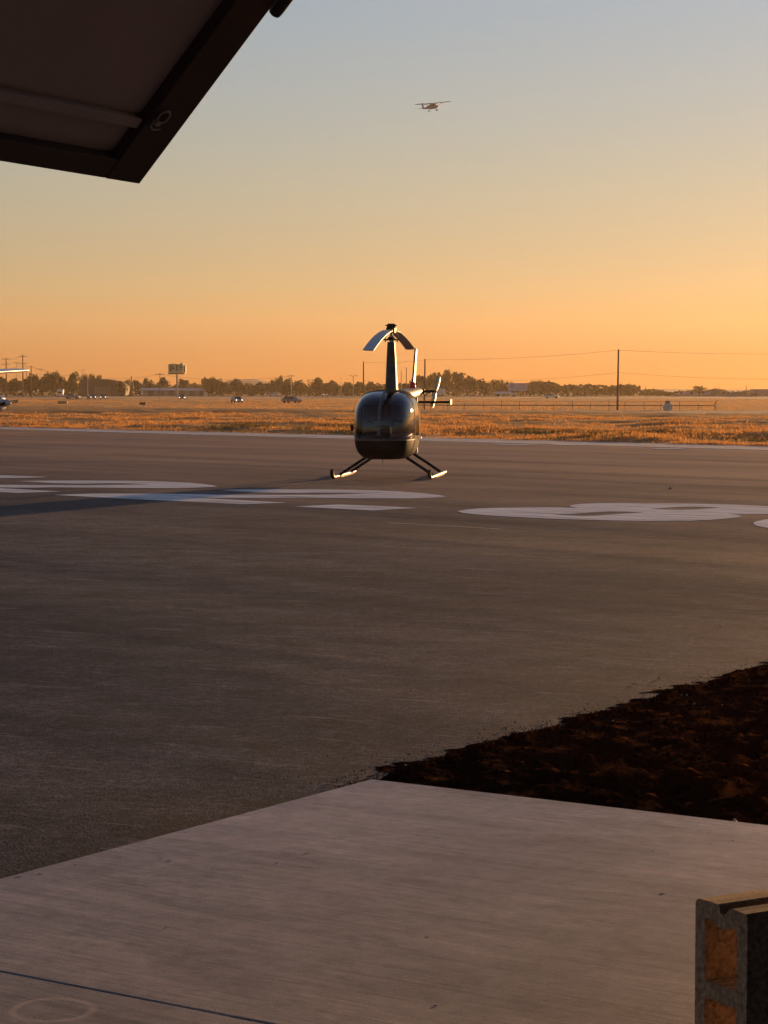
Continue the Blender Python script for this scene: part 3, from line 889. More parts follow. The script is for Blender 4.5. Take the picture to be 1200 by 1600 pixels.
mb = MB(); mb.box((0, 0, 2.605), (0.15, 0.36, 0.09)); mb.tube((0, -0.28, 2.60), (0, 0.28, 2.60), 0.05, 0.05, 14)
for sx in (-1, 1): mb.tube((sx * 0.075, sx * 0.12, 2.50), (sx * 0.085, sx * 0.14, 2.60), 0.011, 0.011, 8)
rh = mb.build('rotor_hub', M['heli_dark'], heli, bevel=0.012)
mb = MB(); mb.tube((0, 0, 2.655), (0, 0, 2.69), 0.085, 0.085, 20); mb.tube((0, 0, 2.691), (0, 0, 2.706), 0.115, 0.115, 20); mb.tube((0, 0, 2.707), (0, 0, 2.728), 0.075, 0.07, 20); mb.build('hub_cap', M['heli_dark'], heli)
def blade(sy, droop, ang, pitch):
    rr = []
    for i in range(19):
        t = i / 18
        r = 0.22 + 3.60 * t
        z = 2.60 - droop * t ** 1.55
        ch = 0.19 if t > 0.06 else 0.10
        ctr = Vector((math.sin(ang) * sy * r, math.cos(ang) * sy * r, z))
        cd = Vector((math.cos(ang) * math.cos(pitch), -math.sin(ang) * math.cos(pitch), math.sin(pitch)))
        ring = []
        for a in np.linspace(0, 2 * math.pi, 12, endpoint=False):
            ring.append(ctr + cd * (ch / 2 * math.cos(a)) + Vector((0, 0, 1)) * (0.011 * math.sin(a)))
        rr.append(ring)
    mb = MB(); mb.rings(rr)
    return mb
BANG = R(-1.2)
blade(-1, 0.41, BANG, R(-3)).build('rotor_blade', M['blade'], heli)
blade(1, 0.26, BANG, R(3)).build('rotor_blade', M['blade'], heli)
# tail
TB = [(0, 0.95, 1.40), (0, 4.55, 1.50)]
mb = MB(); mb.path([(0, 0.55, 1.36), (0, 1.1, 1.385), (0, 2.5, 1.43), (0, 4.45, 1.495), (0, 4.62, 1.50)], [0.17, 0.16, 0.135, 0.10, 0.075], 20); mb.build('tail_boom', M['boom'], heli)
def fin(name, pts, th, m, zdir=True):
    mb = MB(); n = len(pts)
    mb.add([(-0.09 - th / 2, y, z) for y, z in pts] + [(-0.09 + th / 2, y, z) for y, z in pts], [tuple(range(n)), tuple(reversed(range(n, 2 * n)))] + [(k, (k + 1) % n, n + (k + 1) % n, n + k) for k in range(n)])
    return mb.build(name, m, heli, bevel=0.015, fix=True)
fin('upper_fin', [(4.20, 1.56), (4.62, 1.56), (5.02, 2.36), (4.80, 2.38)], 0.036, M['boom'])
fin('lower_fin', [(4.25, 1.44), (4.62, 1.44), (4.85, 0.86), (4.62, 0.84)], 0.05, M['boom'])
mb = MB(); mb.box((-0.03, 4.30, 1.30), (1.40, 0.28, 0.045)); mb.tube((0, 4.3, 1.28), (0, 4.3, 1.44), 0.03); mb.build('tailplane', M['heli'], heli, bevel=0.012)
mb = MB(); mb.box((0.67, 4.30, 1.30), (0.018, 0.34, 0.10)); mb.build('tailplane_tip', M['boom'], heli, bevel=0.004)
mb = MB(); mb.tube((0.02, 4.62, 1.51), (0.36, 4.62, 1.51), 0.028, 0.024, 12); mb.tube((0.0, 4.62, 1.51), (0.12, 4.62, 1.51), 0.07, 0.05, 14); mb.box((0.22, 4.62, 1.50), (0.05, 0.16, 0.05)); mb.build('tail_gearbox', M['heli_dark'], heli)
for sy in (-1, 1):
    mb = MB(); ang = R(33)
    d = Vector((0, math.cos(ang) * sy, math.sin(ang) * sy)); cdir = Vector((-0.5, -math.sin(ang) * 0.87, math.cos(ang) * 0.87)).normalized()
    rr = []
    for i in range(9):
        t = i / 8; r = 0.03 + 0.52 * t; chd = 0.05 + 0.06 * min(1, t * 4) * (1 if t < 0.95 else 0.6)
        ctr = Vector((0.34 + 0.05 * t * sy * 0.6, 4.62, 1.51)) + d * r
        rr.append([ctr + cdir * (chd / 2 * math.cos(a)) + Vector((0.008, 0, 0)) * math.sin(a) for a in np.linspace(0, 2 * math.pi, 10, endpoint=False)])
    mb.rings(rr); mb.build('tail_rotor_blade', M['tail_blade'], heli)
mb = MB(); mb.path([(0, 3.5, 1.56), (0, 3.5, 1.60), (0, 3.5, 1.68), (0, 3.5, 1.70)], [0.06, 0.06, 0.05, 0.02], 14); mb.build('beacon', M['beacon'], heli)
# landing gear
for sx in (-1, 1):
    mb = MB(); mb.path([(sx * 0.845, -1.60, 0.165), (sx * 0.845, -1.57, 0.10), (sx * 0.845, -1.50, 0.05), (sx * 0.845, -1.35, 0.032), (sx * 0.845, 1.30, 0.032)], [0.034, 0.034, 0.033, 0.032, 0.032], 14)
    sk = mb.build('skid', M['skid'], heli)
    mb = MB(); mb.box((sx * 0.845, 0.2, 0.010), (0.05, 1.6, 0.016)); mb.build('skid_shoe', M['heli_dark'], sk)
    for y in (-0.75, 0.70):
        mb = MB(); mb.path([(sx * 0.30, y, 0.40), (sx * 0.38, y, 0.345), (sx * 0.62, y, 0.19), (sx * 0.845, y, 0.035)], [0.028, 0.027, 0.026, 0.026], 12)
        mb.build('skid_strut', M['heli_dark'], heli)
mb = MB(); mb.tube((-0.02, -1.1, 0.38), (-0.02, -1.1, 0.25), 0.010, 0.006, 8); mb.build('antenna', M['white'], heli)
mb = MB(); mb.box((-0.61, -0.75, 0.88), (0.05, 0.05, 0.11)); mb.tube((-0.54, -0.75, 0.88), (-0.60, -0.75, 0.88), 0.012); mb.build('side_vent', M['heli_dark'], heli, bevel=0.008)
mb = MB(); mb.path([(0.25, 0.45, 0.55), (0.30, 0.6, 0.46), (0.34, 0.68, 0.42)], 0.035, 12); mb.build('exhaust_pipe', M['heli_metal'], heli)

# ------------------------------------------------------------------ high wing aeroplanes
def make_plane(label, cat, body_m, loc, heading, bank=0.0, pitch=0.0, prop=62, propm='dark'):
    P = empty('aeroplane', label, cat, loc)
    P.rotation_euler = (pitch, bank, heading)           # built with its nose towards -Y
    se = [(-1.75, 0.10, 0.95, 1.15, 2), (-1.65, 0.34, 0.78, 1.30, 2.4), (-1.1, 0.46, 0.70, 1.42, 2.8), (-0.35, 0.53, 0.66, 1.52, 3), (0.0, 0.55, 0.66, 1.98, 3), (0.9, 0.55, 0.68, 2.06, 3), (2.0, 0.45, 0.80, 1.95, 2.6), (3.2, 0.28, 1.0, 1.72, 2.4), (5.6, 0.08, 1.28, 1.55, 2)]
    mb = MB(); mb.rings([sup(s[1], s[2], s[3], s[4], s[0], 28) for s in cr(se, 4)]); mb.build('fuselage', body_m, P)
    for sx in (-1, 1):
        mb = MB(); rr = []
        for t in np.linspace(0, 1, 7):
            ch = 1.62 if t < 0.5 else 1.62 - 0.5 * (t - 0.5) * 2
            x = sx * 5.5 * t; z = 2.08 + 0.16 * t
            rr.append([Vector((x, 0.35 + ch / 2 * math.cos(a) + (1.62 - ch) * -0.1, z + 0.12 * math.sin(a) * (1 - 0.4 * t))) for a in np.linspace(0, 2 * math.pi, 16, endpoint=False)])
        mb.rings(rr); mb.build('wing', body_m, P)
        mb = MB(); mb.tube((sx * 0.5, 0.15, 0.85), (sx * 2.7, 0.2, 2.05), 0.05, 0.05, 8); mb.build('wing_strut', body_m, P)
        mb = MB(); mb.path([(sx * 0.45, 0.75, 0.75), (sx * 0.95, 0.8, 0.42), (sx * 1.25, 0.8, 0.2)], [0.06, 0.05, 0.04], 8); g = mb.build('main_gear', body_m, P)
        mb = MB(); mb.tube((sx * 1.2, 0.8, 0.2), (sx * 1.36, 0.8, 0.2), 0.2, 0.2, 16); mb.build('wheel', M['rubber'], g)
        mb = MB(); rr = []
        for t in np.linspace(0, 1, 4):
            ch = 1.0 - 0.3 * t
            rr.append([Vector((sx * 1.7 * t, 5.1 + ch / 2 * math.cos(a), 1.48 + 0.05 * math.sin(a))) for a in np.linspace(0, 2 * math.pi, 12, endpoint=False)])
        mb.rings(rr); mb.build('tailplane', body_m, P)
        mb = MB(); mb.add([(sx * 0.558, 0.05, 1.48), (sx * 0.558, 1.3, 1.5), (sx * 0.545, 1.2, 1.88), (sx * 0.548, 0.3, 1.88)], [(0, 1, 2, 3)])
        w_ = mb.build('window', M['carglass'], P); md = w_.modifiers.new('t', 'SOLIDIFY'); md.thickness = 0.02; md.offset = 0
    mb = MB(); n = 5
    pts = [(4.2, 1.58), (5.0, 1.62), (5.45, 2.95), (5.95, 2.95), (5.75, 1.4)]
    mb.add([(-0.05, y, z) for y, z in pts] + [(0.05, y, z) for y, z in pts], [tuple(range(n)), tuple(reversed(range(n, 2 * n)))] + [(k, (k + 1) % n, n + (k + 1) % n, n + k) for k in range(n)])
    mb.build('fin', body_m, P, fix=True)
    mb = MB(); mb.add([(-0.5, -0.36, 1.50), (0.5, -0.36, 1.50), (0.46, -0.03, 1.94), (-0.46, -0.03, 1.94)], [(0, 1, 2, 3)])
    w_ = mb.build('windscreen', M['carglass'], P); md = w_.modifiers.new('t', 'SOLIDIFY'); md.thickness = 0.03; md.offset = 0
    mb = MB(); mb.tube((0, -1.15, 0.75), (0, -1.2, 0.2), 0.04, 0.035, 8); g = mb.build('nose_gear', body_m, P)
    mb = MB(); mb.tube((-0.07, -1.2, 0.18), (0.07, -1.2, 0.18), 0.18, 0.18, 16); mb.build('wheel', M['rubber'], g)
    mb = MB(); mb.path([(0, -1.74, 1.05), (0, -1.9, 1.05), (0, -2.02, 1.05)], [0.15, 0.12, 0.02], 12); sp = mb.build('spinner', M['silver'], P)
    mb = MB()
    for s in (-1, 1):
        mb.rings([[Vector((s * r * math.cos(R(prop)) - 0.06 * math.cos(a) * math.sin(R(prop)), -1.85 + 0.02 * math.sin(a), 1.05 + s * r * math.sin(R(prop)) + 0.06 * math.cos(a) * math.cos(R(prop)))) for a in np.linspace(0, 2 * math.pi, 8, endpoint=False)] for r in (0.08, 0.5, 0.93)])
    mb.build('propeller', M[propm], P)
    mb = MB(); mb.tube((0.2, -1.62, 0.92), (0.2, -1.70, 0.92), 0.07, 0.07, 14); mb.build('landing_light', M['white'], P)
    return P
DP = 605.0
make_plane('high-wing light aeroplane flying in the evening sky with its landing gear down', 'aeroplane', M['plane_grey'], (x_at(679, DP, 78), DP, z_at(166, DP) - 1.3), R(31), R(-8), R(-2))
DQ = 77.0
make_plane('parked high-wing aeroplane, only nose and wing tip showing at the left edge', 'aeroplane', M['silver'], (x_at(11, DQ, 1) - 1.84, DQ + 0.7, -0.012), R(75), prop=4, propm='door_black')

# ------------------------------------------------------------------ low rail fence
fence = empty('fence', 'long low pipe rail fence with thin posts crossing the golden grass', 'fence', (0, 327, -1.75))
FD = 327.0
mb = MB()
fx0, fx1 = x_at(588, FD), x_at(1117, FD)
mb.tube((fx0, 0, 0.78), (fx1, 0, 0.70), 0.06, 0.06, 8); mb.build('rail', M['rail'], fence)
mb = MB(); mb.tube((fx0, 0, 1.36), (fx1, 0, 1.30), 0.018, 0.018, 6); mb.build('top_wire', M['wire'], fence)
px_ = MB(); px_.tube((0, 0, -0.05), (0, 0, 1.0), 0.035, 0.035, 8)
post0 = None
for k in range(20):
    x = fx0 + (fx1 - fx0) * k / 19
    if post0 is None:
        post0 = px_.build('post', M['rail'], fence); o = post0
    else:
        o = post0.copy(); col.objects.link(o)
    o.location = (x + RNG.uniform(-.2, .2), 0, 0); o.scale.z = RNG.uniform(0.92, 1.4)
mb = MB(); mb.path([(fx1, 0, 0), (fx1, 0, 0.9), (fx1 + 0.15, 0, 1.3), (fx1 + 0.45, 0, 1.5)], 0.05, 8); mb.build('end_post', M['rail'], fence)

# squat grey equipment box by the fence
Dx = 322.0
bx = empty('equipment_box', 'squat grey box with flared sides standing in the grass by the rail fence', 'equipment box', (x_at(1043, Dx, -1), Dx, -1.75))
mb = MB(); mb.rings([[Vector((sx * w_ / 2, sy * 0.45, z)) for sx, sy in ((-1, -1), (1, -1), (1, 1), (-1, 1))] for w_, z in ((0.75, 0.0), (1.05, 0.12), (1.45, 0.52), (1.25, 0.66), (1.0, 0.95), (0.8, 1.05))], smooth=False); mb.build('housing', M['silver'], bx)
mb = MB(); mb.box((0, 0, 1.22), (0.62, 0.5, 0.34)); mb.box((0, 0, 1.415), (0.74, 0.6, 0.05)); mb.build('cap', M['grey'], bx)

# ------------------------------------------------------------------ airfield signs
def guide_sign(px, py0, py1, w_px, label, m):
    D = 3.32 * F / (py1 - 606); w_ = w_px / F * D; h = (py1 - py0) / F * D
    s = empty('airfield_sign', label, 'airfield sign', (x_at(px, D, -1), D, -1.75), 0, 'airfield guidance signs')
    mb = MB(); mb.box((0, 0, h * 0.62), (w_, 0.22, h * 0.76)); mb.build('sign_case', M['dark'], s, bevel=0.03)
    mb = MB(); mb.box((0, -0.12, h * 0.62), (w_ * 0.9, 0.02, h * 0.6)); mb.build('sign_panel', m, s)
    for sx in (-0.35, 0.35):
        mb = MB(); mb.tube((sx * w_, 0, 0), (sx * w_, 0, h * 0.25), 0.05); mb.build('leg', M['galv'], s)
guide_sign(98, 626.5, 632.5, 14, 'yellowish low airfield sign left in the grass beyond the runway', M['yellow'])
guide_sign(223, 628.5, 634.5, 10.5, 'small black airfield sign in the grass below the tall billboard', M['dark'])

# ------------------------------------------------------------------ utility poles and wires
def pole(px, top, D, base_z, r, label, m, arms=(), name='utility_pole', cat='utility pole', group='utility poles beyond the airfield', lean=0.0, head=None):
    x = x_at(px, D, 0); zt = z_at(top, D)
    P = empty(name, label, cat, (x, D, base_z), 0, group)
    h = zt - base_z
    mb = MB(); mb.path([(lean, 0, -0.2), (lean * 0.5, 0, h * 0.5), (0, 0, h)], [r, r * 0.9, r * 0.75], 10); mb.build('shaft', m, P)
    for (dz, L) in arms:
        mb = MB(); mb.box((0, -r, h - dz), (L, 0.14, 0.16)); a = mb.build('crossarm', M['pole_wood'], P)
        for k in range(5):
            if k == 2: continue
            mb = MB(); mb.tube((-L / 2 + L * (0.06 + 0.88 * k / 4), -r, h - dz + 0.08), (-L / 2 + L * (0.06 + 0.88 * k / 4), -r, h - dz + 0.34), 0.06, 0.04, 6); mb.build('insulator', M['grey'], a)
    if head == 'lamp':
        for sx in (-1, 1):
            mb = MB(); mb.tube((0, 0, h - 0.15), (sx * 1.1, 0, h), 0.05); mb.box((sx * 1.1, 0, h + 0.02), (0.7, 0.35, 0.16)); mb.build('lamp_head', M['grey'], P)
    return Vector((x, D, zt))
def wire(a, b, sag, label, r=0.016, name='overhead_wire'):
    pts = []
    for i in range(25):
        t = i / 24; p = a.lerp(b, t); p.z -= sag * 4 * t * (1 - t); pts.append(p)
    mb = MB(); mb.path(pts, r, 5)
    tag(mb.build(name, M['wire']), label, 'wire', 'overhead wires')
GZ = -1.75
t1 = pole(966, 546, 330, GZ, 0.16, 'tall bare wooden pole carrying wires right of the dry grass', M['pole_wood'], lean=-0.12)
t3 = pole(664, 561, 338, GZ, 0.14, 'bare wooden pole rising right behind the helicopter tail', M['pole_wood'], lean=-0.1)
t9 = pole(1330, 549, 332, GZ, 0.15, 'bare wooden pole just outside the right edge', M['pole_wood'])
t2 = pole(568, 565, 470, GZ, 0.16, 'bare dark pole rising behind the left of the helicopter cabin', M['pole_wood'])
def down(v, py, D): return Vector((v.x, v.y, z_at(py, D)))
wire(t1 + Vector((0, 0, -0.1)), t3 + Vector((0, 0, -0.1)), 0.42, 'upper wire from the tall pole left to the pole at the helicopter tail')
wire(down(t1, 582, 330), down(t3, 596, 338), 0.50, 'lower wire sagging left from the tall pole towards the helicopter')
wire(t1 + Vector((0, 0, -0.1)), t9 + Vector((0, 0, -0.1)), 0.42, 'upper wire running right from the tall pole out of view')
wire(down(t1, 582, 330), down(t9, 590, 332), 0.55, 'lower wire sagging right from the tall pole out of view')
wire(t3 + Vector((0, 0, -0.1)), t2 + Vector((0, 0, -0.1)), 0.3, 'wire crossing behind the helicopter mast between two bare poles')
pole(627, 580, 620, GZ, 0.12, 'thin pale post seen just right of the rotor mast', M['pole_pale'])
pole(635, 574, 560, GZ, 0.11, 'thin dark post between rotor mast and tail fin', M['pole_wood'])
pole(552, 587, 720, GZ, 0.13, 'pale lamp pole left of the helicopter', M['pole_pale'], name='lamp_pole', cat='lamp pole', group='lamp poles along the road', head='lamp')
tb = pole(455, 585, 700, GZ, 0.15, 'pale pole with crossarm among the trees left of the helicopter', M['pole_pale'], arms=((0.5, 2.4),))
tc_ = pole(250, 582, 760, GZ, 0.16, 'pole with one crossarm in front of the trees left of the billboard', M['pole_wood'], arms=((0.6, 3.2),))
ta = pole(10, 559.5, 800, GZ, 0.22, 'tall leftmost double-crossarm pole above the parked aeroplane wing', M['pole_wood'], arms=((0.4, 2.8), (2.2, 2.8)))
td = pole(36, 554.5, 790, GZ, 0.24, 'tallest double-crossarm pole by the parked aeroplane wing tip', M['pole_wood'], arms=((0.6, 2.9), (3.0, 2.9)))
te = pole(49, 571.5, 700, GZ, 0.18, 'shorter pole without crossarm right of the tallest pole', M['pole_wood'])
pole(26, 566, 930, GZ, 0.14, 'small far crossarm pole between the two tall left poles', M['pole_pale'], arms=((0.2, 2.6),))
pole(42, 576, 930, GZ, 0.16, 'small far pole just left of the shorter pole', M['pole_wood'], arms=((0.3, 1.6),))
tf = pole(63, 576, 950, GZ, 0.12, 'thin far crossarm pole above the left trees', M['pole_pale'], arms=((0.2, 2.6),))
tg = pole(137, 588, 720, GZ, 0.15, 'pale pole in front of the round-roofed building', M['pole_pale'])
th = pole(129.5, 578, 900, GZ, 0.12, 'far floodlight pole above the trees by the round roof', M['pole_pale'], name='lamp_pole', cat='lamp pole', group='lamp poles along the road', head='lamp')
pole(205.5, 587.5, 790, GZ, 0.22, 'short thick dark pole left of the long white roof', M['pole_wood'])
pole(1009, 603, 800, GZ, 0.12, 'small thin post above the bushes right of the tall pole', M['pole_wood'])
pole(1166, 602, 830, GZ, 0.14, 'thin mast over the low building by the right edge', M['pole_wood'])
pole(533, 588, 800, GZ, 0.1, 'thin pale pole in the treetops left of the bare pole', M['pole_pale'])
pole(655, 600, 800, GZ, 0.1, 'thin post behind the helicopter tail boom', M['pole_pale'])
wire(ta + Vector((1.2, 0, -0.4)), td + Vector((-1.2, 0, -0.6)), 0.4, 'short wire between the two tall left poles', 0.05)
wire(td + Vector((0, 0, -3.6)), te + Vector((0, 0, -0.2)), 0.4, 'short wire dropping from the tallest pole to the shorter pole', 0.05)
wire(te + Vector((0, 0, -0.2)), tg + Vector((0, 0, -0.2)), 0.9, 'wire from the shorter left pole over the left trees', 0.05)
wire(tg + Vector((0, 0, -0.2)), tc_ + Vector((0, 0, -0.6)), 1.0, 'long wire over the round roof to the crossarm pole', 0.04)
wire(tc_ + Vector((0, 0, -0.6)), tb + Vector((0, 0, -0.5)), 1.6, 'long wire passing behind the billboard post', 0.04)

# ------------------------------------------------------------------ billboards
D = 800.0; k = D / F
def zz(py): return z_at(py, D) - GZ
bb = empty('billboard', 'tall yellowish billboard on a single steel post left of the trees', 'billboard', (x_at(276.5, D), D, GZ))
mb = MB(); mb.tube((0.2 * k, 0, 0), (0.2 * k, 0, zz(585)), 0.36, 0.33, 14); mb.build('post', M['pole_pale'], bb)
mb = MB(); mb.box((-1.8 * k, 0, (zz(569) + zz(582.5)) / 2), (23 * k, 0.5, zz(569) - zz(582.5))); pn = mb.build('panel', M['sign_face'], bb)
mb = MB(); mb.box((12.2 * k, 0.2, (zz(571) + zz(582)) / 2), (3.6 * k, 0.9, zz(571) - zz(582))); mb.build('side_panel', M['dark'], bb)
mb = MB(); mb.box((0, -0.3, (zz(582.6) + zz(585)) / 2), (26 * k, 0.9, zz(582.6) - zz(585) - 0.05)); mb.build('catwalk', M['dark'], bb)
for (x0, x1, y0, y1) in ((-11, -8, 570, 580), (-9, -3.5, 574, 577), (-7, -4.5, 571, 573.5), (-1.5, 1.5, 569.5, 580.5), (3, 9, 570.5, 572), (3, 9, 573.5, 575), (3, 9, 576.5, 578)):
    mb = MB(); mb.box(((x0 + x1) / 2 * k, -0.27, (zz(y0) + zz(y1)) / 2), ((x1 - x0) * k, 0.03, zz(y0) - zz(y1))); mb.build('print', M['sign_print'], pn)
mb = MB(); mb.box((7 * k, 0, (zz(567) + zz(569)) / 2), (3.6 * k, 0.45, zz(567) - zz(569) - 0.02)); mb.box((-5 * k, 0, (zz(568.2) + zz(569)) / 2), (9 * k, 0.45, zz(568.2) - zz(569) - 0.02)); mb.build('extension', M['sign_print'], bb)

D = 820.0; k = D / F
b2 = empty('billboard', 'lilac billboard with a round blue emblem low among the right trees', 'billboard', (x_at(810, D), D, GZ))
for sx in (-0.3, 0.3):
    mb = MB(); mb.tube((sx * 28 * k, 0, 0), (sx * 28 * k, 0, zz(609)), 0.2, 0.2, 10); mb.build('post', M['pole_wood'], b2)
mb = MB(); mb.box((-1 * k, 0, (zz(598.5) + zz(610.5)) / 2), (29 * k, 0.4, zz(598.5) - zz(610.5))); pn = mb.build('panel', M['sign_lilac'], b2)
mb = MB(); mb.box((15.2 * k, 0.1, (zz(598) + zz(611)) / 2), (2.4 * k, 0.8, zz(598) - zz(611))); mb.build('side_panel', M['dark'], b2)
mb = MB(); mb.rings([[Vector((-9.5 * k + 4.3 * k * math.cos(a), y, zz(603.5) + 4.3 * k * math.sin(a))) for a in np.linspace(0, 2 * math.pi, 20, endpoint=False)] for y in (-0.24, -0.21)]); mb.build('emblem', M['sign_blue'], pn)
for y0 in (600.5, 603.2, 606, 608):
    mb = MB(); mb.box((4 * k, -0.22, zz(y0)), (16 * k, 0.03, 1.0 * k)); mb.build('print', M['sign_red'] if y0 < 605 else M['sign_blue'], pn)

# ------------------------------------------------------------------ buildings far off
D = 900.0; k = D / F
s1 = empty('long_shed', 'long low shed with pale roof behind the billboard post', 'shed', (x_at(268, D), D, GZ))
mb = MB(); mb.box((0, 4, (zz(609) ) / 2), (100 * k, 8, zz(609))); w_ = mb.build('wall', M['wall_brown'], s1)
mb = MB(); mb.add([(-56 * k, -0.6, zz(609)), (56 * k, -0.6, zz(609.6)), (56 * k, 4, zz(606.6)), (-56 * k, 4, zz(606)), (56 * k, 8.6, zz(609.4)), (-56 * k, 8.6, zz(609))], [(0, 1, 2, 3), (3, 2, 4, 5)])
o = mb.build('roof', M['roof_pale'], s1); md = o.modifiers.new('t', 'SOLIDIFY'); md.thickness = 0.3
for i in range(6):
    mb = MB(); mb.box(((-40 + 16 * i) * k, -0.02, 1.2), (7 * k, 0.08, 2.0)); mb.build('shed_door', M['grey'], s1)
D = 860.0; k = D / F
q1 = empty('round_roof_building', 'large building with dark rounded roof among the left trees', 'building', (x_at(160, D), D, GZ))
mb = MB(); prof = [(-36 * k, 0), (36 * k, 0), (36 * k, zz(604)), (30 * k, zz(599)), (22 * k, zz(595.5)), (8 * k, zz(593)), (-20 * k, zz(592.4)), (-32 * k, zz(592.6)), (-36 * k, zz(594))]
MX = Matrix(((1, 0, 0, 0), (0, 0, -1, 14), (0, 1, 0, 0), (0, 0, 0, 1)))
mb.prism(prof, 0, 14, M=MX); mb.build('wall', M['roof_dark'], q1, fix=True)
mb = MB(); pr = prof[2:]; mb.prism(pr + [(p[0] * 0.995, p[1] - 0.45) for p in reversed(pr)], -0.4, 14.4, M=MX @ Matrix.Translation((0, 0.12, 0))); mb.build('roof', M['roof_dark'], q1, fix=True)
mb = MB(); mb.box((0, -0.05, 1.9), (26 * k, 0.12, 3.8)); mb.build('sliding_door', M['wall_brown'], q1)
D = 870.0; k = D / F
h1 = empty('low_house', 'low pinkish building with sloped roof left of the lone right tree', 'house', (x_at(1090, D), D, GZ))
mb = MB(); mb.box((0, 5, zz(616) / 2), (72 * k, 10, zz(616))); mb.build('wall', M['wall_grey'], h1)
mb = MB(); mb.add([(-40 * k, -0.8, zz(617.5)), (40 * k, -0.8, zz(617)), (32 * k, 5, zz(612)), (-16 * k, 5, zz(612.4)), (40 * k, 11, zz(617)), (-40 * k, 11, zz(617.5))], [(0, 1, 2, 3), (3, 2, 4, 5), (0, 3, 5), (1, 4, 2)])
mb.build('roof', M['wall_grey'], h1)
for i in range(4):
    mb = MB(); mb.box(((-26 + 17 * i) * k, -0.03, 1.3), (5 * k, 0.08, 1.1)); mb.build('window', M['carglass'], h1)
D = 850.0; k = D / F
h2 = empty('factory', 'flat-roofed factory block with roof unit at the right edge', 'factory', (x_at(1165, D), D, GZ))
mb = MB(); mb.box((0, 8, zz(615.5) / 2), (92 * k, 16, zz(615.5))); mb.build('wall', M['wall_grey'], h2)
mb = MB(); mb.box((0, 8, zz(615.5) + 0.12), (93 * k, 16.4, 0.22)); mb.build('parapet', M['roof_dark'], h2)
mb = MB(); mb.box((-43 * k, 7, zz(612)), (11 * k, 6, 7 * k)); mb.build('roof_unit', M['wall_brown'], h2)
mb = MB(); mb.tube((-39 * k, 7, zz(609)), (-37.5 * k, 7, zz(605.5)), 0.12); mb.tube((-44 * k, 7, zz(609)), (-44 * k, 7, zz(606)), 0.1); mb.build('vent_pipe', M['rail'], h2)
mb = MB(); mb.box((34 * k, 6, zz(622) / 2 + zz(608) / 2), (34 * k, 18, zz(608) - zz(622))); mb.build('tall_block', M['wall_grey'], h2)
mb = MB(); mb.box((24 * k, -3.05, zz(618.3)), (3.2 * k, 0.1, 1.4 * k)); mb.build('window', M['white'], h2)
for i in range(7):
    mb = MB(); mb.box(((-38 + 9 * i) * k, -0.04, 1.6), (4 * k, 0.1, 1.0)); mb.build('window', M['grey'], h2)

# ------------------------------------------------------------------ vehicles
def make_car(label, m, loc, rz, lights=True, group='cars on the far road'):
    C = empty('car', label, 'car', loc, rz, group)
    mb = MB()
    prof = [(-2.15, 0.35), (-2.2, 0.62), (-2.05, 0.85), (-1.2, 0.95), (1.9, 0.98), (2.15, 0.9), (2.2, 0.45), (2.1, 0.32)]
    MXc = Matrix(((0, 0, 1, -0.86), (1, 0, 0, 0), (0, 1, 0, 0), (0, 0, 0, 1)))
    mb.prism(prof, 0, 1.72, M=MXc); mb.build('body', m, C, bevel=0.08, fix=True)
    mb = MB(); mb.rings([[Vector((sx * a, y0 if sy < 0 else y1, z)) for sx, sy in ((-1, -1), (1, -1), (1, 1), (-1, 1))] for a, y0, y1, z in ((0.82, -1.15, 1.85, 0.96), (0.66, -0.45, 1.35, 1.42))], smooth=False); mb.build('cabin_glass', M['carglass'], C, fix=True)
    mb = MB(); mb.box((0, 0.45, 1.44), (1.3, 1.75, 0.06)); mb.build('roof', m, C, bevel=0.02)
    for sx in (-1, 1):
        for y in (-1.35, 1.35):
            mb = MB(); mb.tube((sx * 0.70, y, 0.32), (sx * 0.89, y, 0.32), 0.32, 0.32, 14); mb.build('wheel', M['rubber'], C)
        mb = MB(); mb.rings([[Vector((sx * 0.64 + 0.11 * math.cos(a), -2.20 + dy, 0.66 + 0.10 * math.sin(a))) for a in np.linspace(0, 2 * math.pi, 12, endpoint=False)] for dy in (-0.04, 0.05)]); mb.build('headlight', M['headlight'] if lights else M['white'], C)
    return C
def ground_D(py): return 3.27 * F / (py - 606)
for (px, py, rz, m, lit, lab) in [
        (114, 623.3, 75, M['grey'], False, 'grey car parked side-on below the left trees'),
        (143, 623.6, 20, M['dark'], True, 'dark car with a bright headlight just left of another dark car'),
        (161, 623.6, 8, M['dark'], True, 'dark car with two white headlights under the round-roofed building'),
        (284.5, 624.6, 4, M['dark'], True, 'dark car with headlights on directly below the billboard'),
        (370, 629.3, 18, M['grey'], True, 'grey car with headlights on, in the grass right of the billboard'),
        (456, 629.5, 60, M['grey'], False, 'car half lost in haze under the crossarm pole'),
        (862, 622.6, 80, M['white'], False, 'small white car in front of the trees right of the lilac billboard'),
        (428, 614.5, 70, M['white'], False, 'white car far off on the bank left of the crossarm pole'),
        (508, 616.0, 5, M['dark'], True, 'far car with one bright light under the trees left of the helicopter')]:
    D = ground_D(py) if py > 617 else 900.0
    z = -1.70 if 650 < D < 860 else -1.745
    if py < 617: z = z_at(py, D)
    if py < 617: D = 880.0; z = -1.745
    make_car(lab, m, (x_at(px, D, z), D, z), R(rz), lit)
